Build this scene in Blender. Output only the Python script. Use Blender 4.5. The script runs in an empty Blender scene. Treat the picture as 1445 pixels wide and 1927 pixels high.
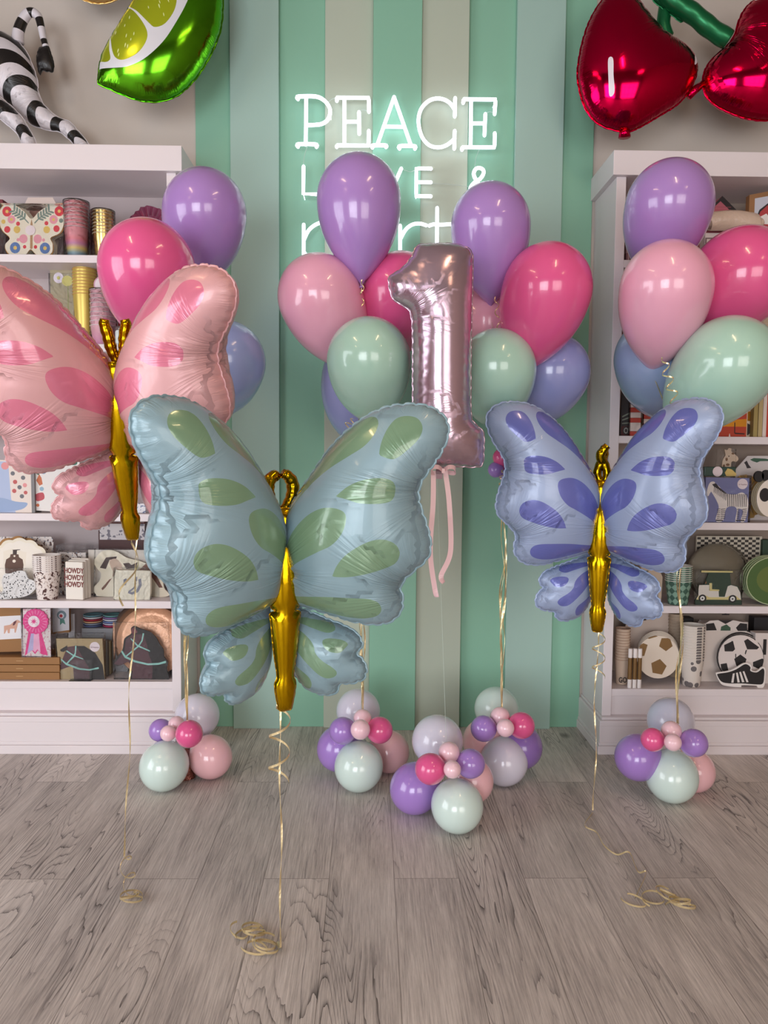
import bpy, bmesh, math, random
import numpy as np
from mathutils import Vector, Matrix
from mathutils.geometry import delaunay_2d_cdt
random.seed(7)
SC = bpy.context.scene
COL = SC.collection
PI = math.pi

# ------------------------------------------------------------------ camera
W_, H_ = 1445.0, 1927.0
FPX = 1446.0
CAM = Vector((0.0, 0.0, 1.2))
YAW, PITCH, ROLL = math.radians(1.0), math.radians(3.94), 0.0078
fw = Vector((math.sin(YAW) * math.cos(PITCH), math.cos(YAW) * math.cos(PITCH), -math.sin(PITCH)))
r0 = Vector((math.cos(YAW), -math.sin(YAW), 0))
u0 = r0.cross(fw)
rt = math.cos(ROLL) * r0 + math.sin(ROLL) * u0
up = -math.sin(ROLL) * r0 + math.cos(ROLL) * u0
cd = bpy.data.cameras.new('camera')
cam = bpy.data.objects.new('camera', cd)
COL.objects.link(cam)
M3 = Matrix((rt, up, -fw)).transposed()
cam.matrix_world = Matrix.Translation(CAM) @ M3.to_4x4()
cd.sensor_fit = 'HORIZONTAL'
cd.sensor_width = 36.0
cd.lens = 36.0 * FPX / W_
cd.clip_start = 0.05
SC.camera = cam

def ray(x, y):
    return (fw * FPX + rt * (x - W_ / 2) - up * (y - H_ / 2)) / FPX
def proj_y(x, Y, z):
    """picture row of the point at height z, distance Y, seen in column x"""
    lo, hi = -3000.0, 5000.0
    for _ in range(40):
        m_ = (lo + hi) / 2
        if P(x, m_, Y).z > z: lo = m_
        else: hi = m_
    return lo
def P(x, y, Y):
    d = ray(x, y)
    return CAM + d * ((Y - CAM.y) / d.y)
def PF(x, y, z=0.0):
    d = ray(x, y)
    return CAM + d * ((z - CAM.z) / d.z)

# ------------------------------------------------------------------ world, exposure
wd = bpy.data.worlds.new('world')
SC.world = wd
wd.use_nodes = True
wd.node_tree.nodes['Background'].inputs[0].default_value = (0.75, 0.87, 1.0, 1)
wd.node_tree.nodes['Background'].inputs[1].default_value = 1.0
SC.view_settings.view_transform = 'Standard'
SC.view_settings.look = 'None'
SC.view_settings.gamma = 1
SC.view_settings.use_curve_mapping = False
SC.view_settings.exposure = -0.18
SC.cycles.max_bounces = 8
SC.cycles.diffuse_bounces = 4
SC.cycles.glossy_bounces = 4
SC.cycles.transmission_bounces = 4
SC.cycles.transparent_max_bounces = 12
SC.cycles.caustics_reflective = False
SC.cycles.caustics_refractive = False
SC.cycles.sample_clamp_indirect = 4.0

def area(name, loc, target, sx, sy, power, color):
    l = bpy.data.lights.new(name, 'AREA')
    l.shape = 'RECTANGLE'; l.size = sx; l.size_y = sy; l.energy = power; l.color = color
    o = bpy.data.objects.new(name, l); COL.objects.link(o)
    o.location = loc
    o.rotation_euler = (Vector(target) - Vector(loc)).to_track_quat('-Z', 'Z').to_euler()
    return o
# daylight entering through the shop windows (placed just inside the panes of the front and left walls)
XL, XR, YF, ZC = -3.6, 3.6, -3.6, 3.9
DAY = (0.925, 0.95, 1.0)
area('daylight_front_left', (-1.9, YF - 0.10, 1.3), (-1.9, 0, 1.3), 2.6, 2.4, 235, DAY)
area('daylight_front_right', (1.9, YF - 0.10, 1.3), (1.9, 0, 1.3), 2.6, 2.4, 125, (1.0, 0.92, 0.86))
area('daylight_side', (XL - 0.10, 0.2, 1.3), (0, 0.2, 1.3), 2.6, 2.4, 135, DAY)

# ------------------------------------------------------------------ materials
def s2l(c):
    return tuple((x / 12.92 if x <= 0.04045 else ((x + 0.055) / 1.055) ** 2.4) for x in c)
def rgb(r, g, b):
    return s2l((r / 255, g / 255, b / 255)) + (1,)
MC = {}
def mat(name, col, rough=0.5, metal=0.0, coat=0.0, emit=0.0, spec=0.5, coat_rough=0.05, bump=None):
    if name in MC: return MC[name]
    m = bpy.data.materials.new(name); m.use_nodes = True
    b = m.node_tree.nodes['Principled BSDF']
    c = rgb(*col)
    b.inputs['Base Color'].default_value = c
    b.inputs['Roughness'].default_value = rough
    b.inputs['Metallic'].default_value = metal
    b.inputs['Coat Weight'].default_value = coat
    b.inputs['Coat Roughness'].default_value = coat_rough
    b.inputs['Specular IOR Level'].default_value = spec
    if emit:
        b.inputs['Emission Color'].default_value = c
        b.inputs['Emission Strength'].default_value = emit
    if bump:
        nt = m.node_tree
        tc = nt.nodes.new('ShaderNodeTexCoord'); n = nt.nodes.new('ShaderNodeTexNoise')
        n.inputs['Scale'].default_value = bump[0]; n.inputs['Detail'].default_value = 4
        bp = nt.nodes.new('ShaderNodeBump'); bp.inputs['Strength'].default_value = bump[1]; bp.inputs['Distance'].default_value = bump[2]
        nt.links.new(tc.outputs['Object'], n.inputs['Vector']); nt.links.new(n.outputs['Fac'], bp.inputs['Height'])
        nt.links.new(bp.outputs[0], b.inputs['Normal'])
    MC[name] = m
    return m
def flat(r, g, b, rough=0.6):
    return mat('paper_%d_%d_%d' % (r, g, b), (r, g, b), rough)

def foil(name, col, rough, metal, wr=1.0, coat=0.0, freq=185.0):
    """foil with fine wrinkles running in from the welded seam (uses the mesh's seam coordinates)"""
    if name in MC: return MC[name]
    m = mat(name, col, rough, metal, coat)
    nt = m.node_tree; b = nt.nodes['Principled BSDF']
    uv = nt.nodes.new('ShaderNodeUVMap'); uv.uv_map = 'seam'
    mp = nt.nodes.new('ShaderNodeVectorMath'); mp.operation = 'MULTIPLY'; mp.inputs[1].default_value = (freq, 6.0, 1)
    n = nt.nodes.new('ShaderNodeTexNoise'); n.inputs['Scale'].default_value = 1.0; n.inputs['Detail'].default_value = 2.0
    at = nt.nodes.new('ShaderNodeAttribute'); at.attribute_name = 'pucker'
    mu = nt.nodes.new('ShaderNodeMath'); mu.operation = 'MULTIPLY'
    nt.links.new(uv.outputs[0], mp.inputs[0]); nt.links.new(mp.outputs[0], n.inputs['Vector'])
    nt.links.new(n.outputs['Fac'], mu.inputs[0]); nt.links.new(at.outputs['Fac'], mu.inputs[1])
    bp = nt.nodes.new('ShaderNodeBump'); bp.inputs['Strength'].default_value = 0.9; bp.inputs['Distance'].default_value = 0.008 * wr
    nt.links.new(mu.outputs[0], bp.inputs['Height']); nt.links.new(bp.outputs[0], b.inputs['Normal'])
    return m

def clear_mat():
    if 'clear_film' in MC: return MC['clear_film']
    m = bpy.data.materials.new('clear_film'); m.use_nodes = True
    nt = m.node_tree; nt.nodes.clear()
    out = nt.nodes.new('ShaderNodeOutputMaterial'); mx = nt.nodes.new('ShaderNodeMixShader')
    tr = nt.nodes.new('ShaderNodeBsdfTransparent'); tr.inputs[0].default_value = (0.985, 0.985, 0.985, 1)
    gl = nt.nodes.new('ShaderNodeBsdfGlossy'); gl.inputs['Roughness'].default_value = 0.10; gl.inputs[0].default_value = (.75, .75, .75, 1)
    fr = nt.nodes.new('ShaderNodeFresnel'); fr.inputs[0].default_value = 1.28
    tc = nt.nodes.new('ShaderNodeTexCoord'); n = nt.nodes.new('ShaderNodeTexNoise')
    n.inputs['Scale'].default_value = 30; n.inputs['Detail'].default_value = 3; n.inputs['Distortion'].default_value = 1.5
    bp = nt.nodes.new('ShaderNodeBump'); bp.inputs['Strength'].default_value = 0.9; bp.inputs['Distance'].default_value = 0.01
    nt.links.new(tc.outputs['Object'], n.inputs['Vector']); nt.links.new(n.outputs['Fac'], bp.inputs['Height'])
    nt.links.new(bp.outputs[0], gl.inputs['Normal']); nt.links.new(bp.outputs[0], fr.inputs['Normal'])
    nt.links.new(fr.outputs[0], mx.inputs[0]); nt.links.new(tr.outputs[0], mx.inputs[1]); nt.links.new(gl.outputs[0], mx.inputs[2])
    nt.links.new(mx.outputs[0], out.inputs[0])
    MC['clear_film'] = m
    return m
CLEAR = clear_mat()

# ------------------------------------------------------------------ object helpers
def link(name, me, parent=None):
    o = bpy.data.objects.new(name, me); COL.objects.link(o)
    if parent: o.parent = parent
    return o
def tag(o, label, cat, group=None):
    o['label'] = label; o['category'] = cat
    if group: o['group'] = group
    return o
def thing(name, label, cat, loc=(0, 0, 0), rot=(0, 0, 0), group=None):
    o = bpy.data.objects.new(name, None); COL.objects.link(o)
    o.empty_display_size = 0.05
    o.location = loc; o.rotation_euler = rot
    return tag(o, label, cat, group)
def dup(root):
    r = root.copy(); COL.objects.link(r)
    for ch in root.children:
        c = ch.copy(); COL.objects.link(c); c.parent = r
        for g in ch.children:
            d = g.copy(); COL.objects.link(d); d.parent = c
    return r

class MB:
    """collects shapes and links them as one mesh"""
    def __init__(s): s.v = []; s.f = []; s.m = []; s.uv = []
    def quad(s, a, b, c, d, m=0):
        i = len(s.v); s.v += [a, b, c, d]; s.f.append((i, i + 1, i + 2, i + 3)); s.m.append(m)
    def box(s, x0, x1, y0, y1, z0, z1, m=0):
        i = len(s.v)
        s.v += [(x, y, z) for z in (z0, z1) for y in (y0, y1) for x in (x0, x1)]
        for f in ((0, 2, 3, 1), (4, 5, 7, 6), (0, 1, 5, 4), (2, 6, 7, 3), (0, 4, 6, 2), (1, 3, 7, 5)):
            s.f.append(tuple(i + k for k in f)); s.m.append(m)
        return s
    def lathe(s, prof, n=32, m=0, cap0=False, cap1=False, center=(0, 0, 0), mfun=None):
        i = len(s.v); cx, cy, cz = center
        for (r, z) in prof:
            for k in range(n):
                a = 2 * PI * k / n
                s.v.append((cx + r * math.cos(a), cy + r * math.sin(a), cz + z))
        for j in range(len(prof) - 1):
            for k in range(n):
                k2 = (k + 1) % n
                s.f.append((i + j * n + k, i + j * n + k2, i + (j + 1) * n + k2, i + (j + 1) * n + k))
                s.m.append(mfun(j) if mfun else m)
        if cap0: s.f.append(tuple(i + k for k in reversed(range(n)))); s.m.append(m)
        if cap1: s.f.append(tuple(i + (len(prof) - 1) * n + k for k in range(n))); s.m.append(m)
        return s
    def tube(s, pts, rad, n=10, m=0, mfun=None, cap=True):
        pts = [Vector(p) for p in pts]
        N = len(pts)
        rr = rad if hasattr(rad, '__len__') else [rad] * N
        i = len(s.v)
        t = (pts[1] - pts[0]).normalized()
        nrm = t.orthogonal().normalized()
        for k in range(N):
            t2 = (pts[min(k + 1, N - 1)] - pts[max(k - 1, 0)])
            if t2.length < 1e-9: t2 = t
            t2 = t2.normalized()
            nrm = (nrm - t2 * nrm.dot(t2))
            if nrm.length < 1e-6: nrm = t2.orthogonal()
            nrm.normalize()
            bn = t2.cross(nrm)
            for j in range(n):
                a = 2 * PI * j / n
                s.v.append(tuple(pts[k] + (nrm * math.cos(a) + bn * math.sin(a)) * rr[k]))
            t = t2
        for k in range(N - 1):
            for j in range(n):
                j2 = (j + 1) % n
                s.f.append((i + k * n + j, i + k * n + j2, i + (k + 1) * n + j2, i + (k + 1) * n + j))
                s.m.append(mfun(k) if mfun else m)
        if cap:
            s.f.append(tuple(i + k for k in reversed(range(n)))); s.m.append(m)
            s.f.append(tuple(i + (N - 1) * n + k for k in range(n))); s.m.append(m)
        return s
    def strip(s, pts, width, wdir=None, m=0, th=0.0004, twist=None):
        """flat ribbon along pts; width direction wdir or a twisting frame"""
        pts = [Vector(p) for p in pts]; N = len(pts); i = len(s.v)
        for k in range(N):
            t = (pts[min(k + 1, N - 1)] - pts[max(k - 1, 0)]).normalized()
            w = Vector(wdir[k]) if isinstance(wdir, list) else Vector(wdir or (1, 0, 0))
            w = (w - t * w.dot(t))
            if w.length < 1e-5: w = t.orthogonal()
            w.normalize()
            if twist:
                w = Matrix.Rotation(twist(k / (N - 1)), 3, t) @ w
            nn = t.cross(w)
            for a, b in ((-1, -1), (1, -1), (1, 1), (-1, 1)):
                s.v.append(tuple(pts[k] + w * (a * width / 2) + nn * (b * th)))
        for k in range(N - 1):
            for j in range(4):
                j2 = (j + 1) % 4
                s.f.append((i + 4 * k + j, i + 4 * k + j2, i + 4 * (k + 1) + j2, i + 4 * (k + 1) + j)); s.m.append(m)
        return s
    def build(s, name, mats, parent=None, smooth=False, bevel=0.0):
        me = bpy.data.meshes.new(name)
        me.from_pydata([tuple(v) for v in s.v], [], s.f)
        if not isinstance(mats, (list, tuple)): mats = [mats]
        for m in mats: me.materials.append(m)
        me.polygons.foreach_set('material_index', s.m)
        if smooth: me.polygons.foreach_set('use_smooth', [True] * len(me.polygons))
        me.update()
        o = link(name, me, parent)
        if bevel:
            b = o.modifiers.new('bevel', 'BEVEL'); b.width = bevel; b.segments = 2; b.limit_method = 'ANGLE'
        return o

def spline(pts, n=8, closed=True):
    """Catmull-Rom through the points; a point given twice stays a corner"""
    out = []; N = len(pts)
    rng = N if closed else N - 1
    for i in range(rng):
        if closed:
            p0, p1, p2, p3 = (pts[(i + k) % N] for k in (-1, 0, 1, 2))
        else:
            p0, p1, p2, p3 = (pts[min(max(i + k, 0), N - 1)] for k in (-1, 0, 1, 2))
        if all(abs(a - b) < 1e-9 for a, b in zip(p1, p2)): continue
        for k in range(n):
            t = k / n
            out.append(tuple(0.5 * ((2 * b) + (c - a) * t + (2 * a - 5 * b + 4 * c - d) * t * t + (3 * b - a - 3 * c + d) * t ** 3)
                             for a, b, c, d in zip(p0, p1, p2, p3)))
    if not closed: out.append(tuple(pts[-1]))
    return out

def resample(pts, step, closed=True):
    A = np.array(pts, float)
    if closed: A = np.vstack([A, A[:1]])
    d = np.r_[0, np.cumsum(np.linalg.norm(np.diff(A, axis=0), axis=1))]
    n = max(6, int(round(d[-1] / step)))
    t = np.linspace(0, d[-1], n, endpoint=not closed)
    return np.stack([np.interp(t, d, A[:, k]) for k in range(A.shape[1])], 1)

def inside(pts, poly):
    x, y = pts[:, 0], pts[:, 1]
    r = np.zeros(len(pts), bool)
    n = len(poly); j = n - 1
    for i in range(n):
        xi, yi = poly[i]; xj, yj = poly[j]
        if yi != yj:
            c = ((yi > y) != (yj > y)) & (x < (xj - xi) * (y - yi) / (yj - yi) + xi)
            r ^= c
        j = i
    return r

def nearest(pts, B):
    """distance to closed polyline B and arc position"""
    B2 = np.roll(B, -1, 0); E = B2 - B; L = np.linalg.norm(E, axis=1) + 1e-12
    S = np.r_[0, np.cumsum(L)][:-1]
    best = np.full(len(pts), 1e9); arc = np.zeros(len(pts))
    for c in range(0, len(pts), 2000):
        q = pts[c:c + 2000]
        t = ((q[:, None, :] - B[None]) * E[None]).sum(2) / (L ** 2)[None]
        t = np.clip(t, 0, 1)
        pr = B[None] + t[:, :, None] * E[None]
        d = np.linalg.norm(q[:, None, :] - pr, axis=2)
        k = d.argmin(1); rr = np.arange(len(q))
        best[c:c + 2000] = d[rr, k]; arc[c:c + 2000] = S[k] + t[rr, k] * L[k]
    return best, arc, S, L.sum()

def inflated(name, outline, mats, H, regions=(), parent=None, step=0.007, grid=0.012, crease=0.22, seed=1,
             sp=0.022, flange=0.004, notch=0.0025, back_plain=False, axis='xz', smooth_out=True, flat_back=False, fanamp=1.0, seamamp=0.38):
    """a foil cushion: outline welded at a seam, blown up on both sides. outline in local metres (x, z)"""
    rs = np.random.RandomState(seed)
    O = spline(outline, 8) if smooth_out else outline
    B = resample(O, step)
    if ((B[:, 0] * np.roll(B[:, 1], -1) - np.roll(B[:, 0], -1) * B[:, 1]).sum()) < 0: B = B[::-1].copy()
    nb = len(B)
    # curvature over a window (positive = convex)
    w = max(2, int(0.022 / step))
    T1 = B - np.roll(B, w, 0); T2 = np.roll(B, -w, 0) - B
    ang = np.arctan2(T1[:, 0] * T2[:, 1] - T1[:, 1] * T2[:, 0], (T1 * T2).sum(1)) / (w * step)
    k = np.ones(9) / 9
    ang = np.convolve(np.r_[ang[-8:], ang, ang[:8]], k, 'same')[8:-8]
    conc = np.clip(-ang / 8.0, 0, 1)
    conc = np.convolve(np.r_[conc[-12:], conc, conc[:12]], np.ones(13) / 13, 'same')[12:-12]
    S = np.arange(nb) * step
    # irregular pucker positions
    phase = np.cumsum(1.0 / (sp * (0.6 + 0.9 * rs.rand(nb)))) * step
    phase = phase / phase[-1] * round(phase[-1])
    cr = (0.5 + 0.5 * np.cos(2 * PI * phase)) ** 7
    amp = 0.35 + 0.65 * rs.rand(nb); amp = np.convolve(np.r_[amp[-3:], amp, amp[:3]], np.ones(5) / 5, 'same')[3:-3]
    cr = cr * amp
    N_ = np.stack([np.roll(B, -1, 0)[:, 1] - np.roll(B, 1, 0)[:, 1], -(np.roll(B, -1, 0)[:, 0] - np.roll(B, 1, 0)[:, 0])], 1)
    N_ /= np.linalg.norm(N_, axis=1)[:, None] + 1e-12
    Bs = B - N_ * (notch * cr)[:, None]
    pts = [Bs]
    cons = [(i, (i + 1) % nb) for i in range(nb)]
    cnt = nb
    polys = []
    for rg in regions:
        rp, mi, sm = (rg + (True,))[:3]
        rp = resample(spline(rp, 6) if sm else rp, min(step, 0.006))
        polys.append((rp, mi))
        pts.append(rp); n = len(rp)
        cons += [(cnt + i, cnt + (i + 1) % n) for i in range(n)]
        cnt += n
    allb = np.vstack([p for p in pts])
    ins = []
    for off in (0.0015, 0.004, 0.008, 0.014):
        R = B - N_ * (off + notch * cr)[:, None]
        if off > 0.006: R = R[::2]
        d, _, _, _ = nearest(R, Bs)
        R = R[(d > off * 0.8) & inside(R, Bs)]
        ins.append(R)
    x0, z0 = B.min(0); x1, z1 = B.max(0)
    g = []
    row = 0; zz = z0
    while zz < z1:
        xs = np.arange(x0 + (row % 2) * grid / 2, x1, grid)
        g.append(np.stack([xs, np.full(len(xs), zz)], 1)); zz += grid * 0.866; row += 1
    g = np.vstack(g)
    g = g[inside(g, Bs)]
    d, _, _, _ = nearest(g, Bs)
    g = g[d > 0.018] if H > 0.02 else g[d > grid * .6]
    ins.append(g)
    ins = np.vstack(ins)
    if len(polys):
        dm = np.full(len(ins), 1.0)
        for rp, _ in polys:
            dd, _, _, _ = nearest(ins, rp); dm = np.minimum(dm, dd)
        ins = ins[dm > 0.0025]
    V = np.vstack([allb, ins])
    vs, es, fs, ov, oe, of = delaunay_2d_cdt([Vector(p) for p in V], cons, [], 0, 1e-5)
    V = np.array([(v[0], v[1]) for v in vs])
    F = np.array([f for f in fs if len(f) == 3])
    C = V[F].mean(1)
    F = F[inside(C, Bs)]
    a, b, c = V[F[:, 0]], V[F[:, 1]], V[F[:, 2]]
    ar = 0.5 * ((b[:, 0] - a[:, 0]) * (c[:, 1] - a[:, 1]) - (b[:, 1] - a[:, 1]) * (c[:, 0] - a[:, 0]))
    F[ar < 0] = F[ar < 0][:, ::-1]
    ok = np.abs(ar) > 1e-10
    F = F[ok]
    C = V[F].mean(1)
    mi = np.zeros(len(F), int)
    for rp, m_ in polys: mi[inside(C, rp)] = m_
    # membrane equation
    n = len(V)
    used = np.zeros(n, bool); used[F.ravel()] = True
    d, arc, _, tot = nearest(V, Bs)
    bd = d < 2e-4
    I, J, Wt = [], [], []
    area_v = np.zeros(n)
    for q in range(3):
        i, j, k3 = F[:, q], F[:, (q + 1) % 3], F[:, (q + 2) % 3]
        e1 = V[i] - V[k3]; e2 = V[j] - V[k3]
        cr2 = np.abs(e1[:, 0] * e2[:, 1] - e1[:, 1] * e2[:, 0]) + 1e-12
        ct = np.clip((e1 * e2).sum(1) / cr2, -4, 12) * 0.5 + 1e-3
        I += [i, j]; J += [j, i]; Wt += [ct, ct]
        np.add.at(area_v, i, cr2 / 6)
    I = np.concatenate(I); J = np.concatenate(J); Wt = np.concatenate(Wt)
    D = np.bincount(I, Wt, n) + 1e-9
    free = (~bd) & used
    fr = free.astype(float)
    def A(x):
        x = x * fr
        return (D * x - np.bincount(I, Wt * x[J], n)) * fr
    rhs = area_v * fr; x = np.zeros(n); r = rhs - A(x); z = r / D; p = z.copy(); rz = (r * z).sum()
    r_init = np.sqrt((r * r).sum()) + 1e-20
    for it in range(600):
        Ap = A(p); al = rz / ((p * Ap).sum() + 1e-30); x += al * p; r -= al * Ap
        if np.sqrt((r * r).sum()) < 1e-5 * r_init: break
        z = r / D; rz2 = (r * z).sum(); p = z + (rz2 / (rz + 1e-30)) * p; rz = rz2
    u = np.clip(x, 0, None)
    h = H * np.sqrt(u / (u.max() + 1e-12))
    bi = np.clip((arc / tot * nb).astype(int), 0, nb - 1)
    # (arc measured on notched border; map back)
    Lr = 0.016 + 0.03 * conc[bi]
    creaseV = cr[bi] * np.exp(-d / Lr) * crease
    h = h * (1 - creaseV)
    wr = seamamp * np.exp(-(d / 0.016) ** 1.5)
    arcw = arc.copy(); dw = d.copy()
    # fans of fine wrinkles spreading from every inward bend of the seam
    best = wr.copy(); second = np.zeros(n)
    i = 0
    pk = [i for i in range(nb) if conc[i] > 0.10 and conc[i] >= conc[np.arange(i - 9, i + 10) % nb].max()]
    for q_, i in enumerate(pk):
        foc = B[i] + N_[i] * 0.05
        v_ = V - foc; r_ = np.linalg.norm(v_, axis=1)
        th = np.arctan2(v_[:, 0] * -N_[i][1] - v_[:, 1] * -N_[i][0], -(v_ * N_[i]).sum(1))
        st_ = min(1.0, 0.55 + conc[i])
        reach = 0.11 * (0.75 + 0.5 * np.sin(th * 7 + q_))
        w_ = st_ * np.exp(-((np.maximum(r_ - 0.05, 0)) / reach) ** 2.2) * np.exp(-(th / 0.75) ** 2) * np.clip(d / 0.004, 0, 1) * fanamp
        second = np.where(w_ > best, np.where(best > wr * 1.001, best, second), np.maximum(second, w_))
        sel = w_ > best
        arcw[sel] = (th * 0.13 + 3.0 + q_)[sel]; dw[sel] = (r_ * 0.35)[sel]; best[sel] = w_[sel]
    wr = best * np.clip(d / 0.003, 0, 1) * np.clip((best - second) / (0.35 * best + 1e-6), 0, 1)
    arc_d, d_d = arcw, dw
    h[bd] = 0
    # assemble
    idx_back = np.arange(n)
    nbk = (~bd).sum()
    idx_back[~bd] = n + np.arange(nbk)
    X = np.zeros((n + nbk, 3)); 
    X[:n, 0] = V[:, 0]; X[:n, 2] = V[:, 1]; X[:n, 1] = -h
    X[n:, 0] = V[~bd, 0]; X[n:, 2] = V[~bd, 1]; X[n:, 1] = h[~bd] * (0.15 if flat_back else 1)
    faces = [tuple(int(q) for q in f) for f in F]
    mats_i = list(mi)
    for f, m_ in zip(F, mi):
        faces.append(tuple(int(idx_back[q]) for q in f[::-1])); mats_i.append(0 if back_plain else m_)
    # flange (the flat welded lip)
    verts = [tuple(v) for v in X]
    uvs = np.zeros((n + nbk, 2)); uvs[:n, 0] = arc_d; uvs[:n, 1] = d_d; uvs[n:, 0] = arc_d[~bd]; uvs[n:, 1] = d_d[~bd]
    wrs = np.r_[wr, wr[~bd]]
    uvl = [tuple(q) for q in uvs]; wl = list(wrs)
    if flange:
        base = len(verts)
        wob = rs.rand(nb) * 0.3 + 0.85
        for i in range(nb):
            o_ = Bs[i] + N_[i] * flange * wob[i]
            yw = 0.0012 * math.sin(phase[i] * 2 * PI)
            for yy in (-0.0005, 0.0005):
                verts.append((Bs[i][0], yy, Bs[i][1])); verts.append((o_[0], yy + yw, o_[1]))
                uvl += [(S[i], 0), (S[i], 0)]; wl += [0, 0]
        for i in range(nb):
            j = (i + 1) % nb
            a_, b_ = base + 4 * i, base + 4 * j
            for q in ((a_, a_ + 1, b_ + 1, b_), (b_ + 2, b_ + 3, a_ + 3, a_ + 2), (a_ + 1, a_ + 3, b_ + 3, b_ + 1)):
                faces.append(q); mats_i.append(0)
    me = bpy.data.meshes.new(name)
    me.from_pydata(verts, [], faces)
    for m_ in mats: me.materials.append(m_)
    me.polygons.foreach_set('material_index', [int(q) for q in mats_i])
    me.polygons.foreach_set('use_smooth', [True] * len(me.polygons))
    uvlay = me.uv_layers.new(name='seam')
    li = np.zeros(len(me.loops), dtype=np.int32); me.loops.foreach_get('vertex_index', li)
    ua = np.array(uvl, dtype=np.float32)[li].ravel()
    uvlay.data.foreach_set('uv', ua)
    at = me.attributes.new('pucker', 'FLOAT', 'POINT'); at.data.foreach_set('value', np.array(wl, dtype=np.float32))
    me.update()
    return link(name, me, parent)

def printed(name, outline, mats, th, regions=(), parent=None, smooth_out=False, y0=0.0, step=0.01, xf=None):
    """a flat thick card in the xz plane, front towards -y, print as regions of the front face"""
    O = spline(outline, 6) if smooth_out else [tuple(p) for p in outline]
    if sum(O[i][0] * O[(i + 1) % len(O)][1] - O[(i + 1) % len(O)][0] * O[i][1] for i in range(len(O))) < 0: O = O[::-1]
    nb = len(O)
    V = list(O); cons = [(i, (i + 1) % nb) for i in range(nb)]; polys = []
    for rg in regions:
        rp, mi, sm = (rg + (True,))[:3]
        rp = spline(rp, 4) if sm else list(rp)
        polys.append((np.array(rp), mi)); c = len(V); n = len(rp)
        V += rp; cons += [(c + i, c + (i + 1) % n) for i in range(n)]
    vs, es, fs, *_ = delaunay_2d_cdt([Vector(p) for p in V], cons, [], 0, 1e-6)
    vs = np.array([(v[0], v[1]) for v in vs]); F = np.array([f for f in fs if len(f) == 3])
    C = vs[F].mean(1); F = F[inside(C, O)]; C = vs[F].mean(1)
    mi = np.zeros(len(F), int)
    for rp, m_ in polys: mi[inside(C, rp)] = m_
    b = MB()
    for p in vs: b.v.append((p[0], y0, p[1]))
    for f, m_ in zip(F, mi):
        a, q, r = vs[f[0]], vs[f[1]], vs[f[2]]
        s_ = (q[0] - a[0]) * (r[1] - a[1]) - (q[1] - a[1]) * (r[0] - a[0])
        b.f.append(tuple(int(t) for t in (f if s_ > 0 else f[::-1]))); b.m.append(int(m_))
    n0 = len(b.v)
    for p in vs: b.v.append((p[0], y0 + th, p[1]))
    for f in F:
        a, q, r = vs[f[0]], vs[f[1]], vs[f[2]]
        s_ = (q[0] - a[0]) * (r[1] - a[1]) - (q[1] - a[1]) * (r[0] - a[0])
        b.f.append(tuple(int(t) + n0 for t in (f[::-1] if s_ > 0 else f))); b.m.append(0)
    n1 = len(b.v)
    for p in O: b.v.append((p[0], y0, p[1])); b.v.append((p[0], y0 + th, p[1]))
    for i in range(nb):
        j = (i + 1) % nb
        b.f.append((n1 + 2 * i, n1 + 2 * i + 1, n1 + 2 * j + 1, n1 + 2 * j)); b.m.append(0)
    return b.build(name, mats, parent)

def text_obj(name, body, size, m, parent, loc, rot=(PI / 2, 0, 0), ex=0.0004, bold=0.0, sx=1.0, al='CENTER'):
    cu = bpy.data.curves.new(name, 'FONT'); cu.body = body; cu.size = size; cu.extrude = ex; cu.offset = bold
    cu.align_x = al; cu.align_y = 'CENTER'
    tmp = bpy.data.objects.new('tmp', cu); COL.objects.link(tmp)
    dg = bpy.context.evaluated_depsgraph_get()
    me = bpy.data.meshes.new_from_object(tmp.evaluated_get(dg))
    bpy.data.objects.remove(tmp); bpy.data.curves.remove(cu)
    me.materials.clear(); me.materials.append(m)
    o = link(name, me, parent); o.location = loc; o.rotation_euler = rot; o.scale = (sx, 1, 1)
    return o
def circ(cx, cy, rx, ry=None, n=20, a0=0):
    ry = rx if ry is None else ry
    return [(cx + rx * math.cos(a0 + 2 * PI * k / n), cy + ry * math.sin(a0 + 2 * PI * k / n)) for k in range(n)]
# ------------------------------------------------------------------ the room
YB, YC = 3.39, 3.09            # back wall plane, bookcase front plane
def struct(o):
    o['kind'] = 'structure'; return o

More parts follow.
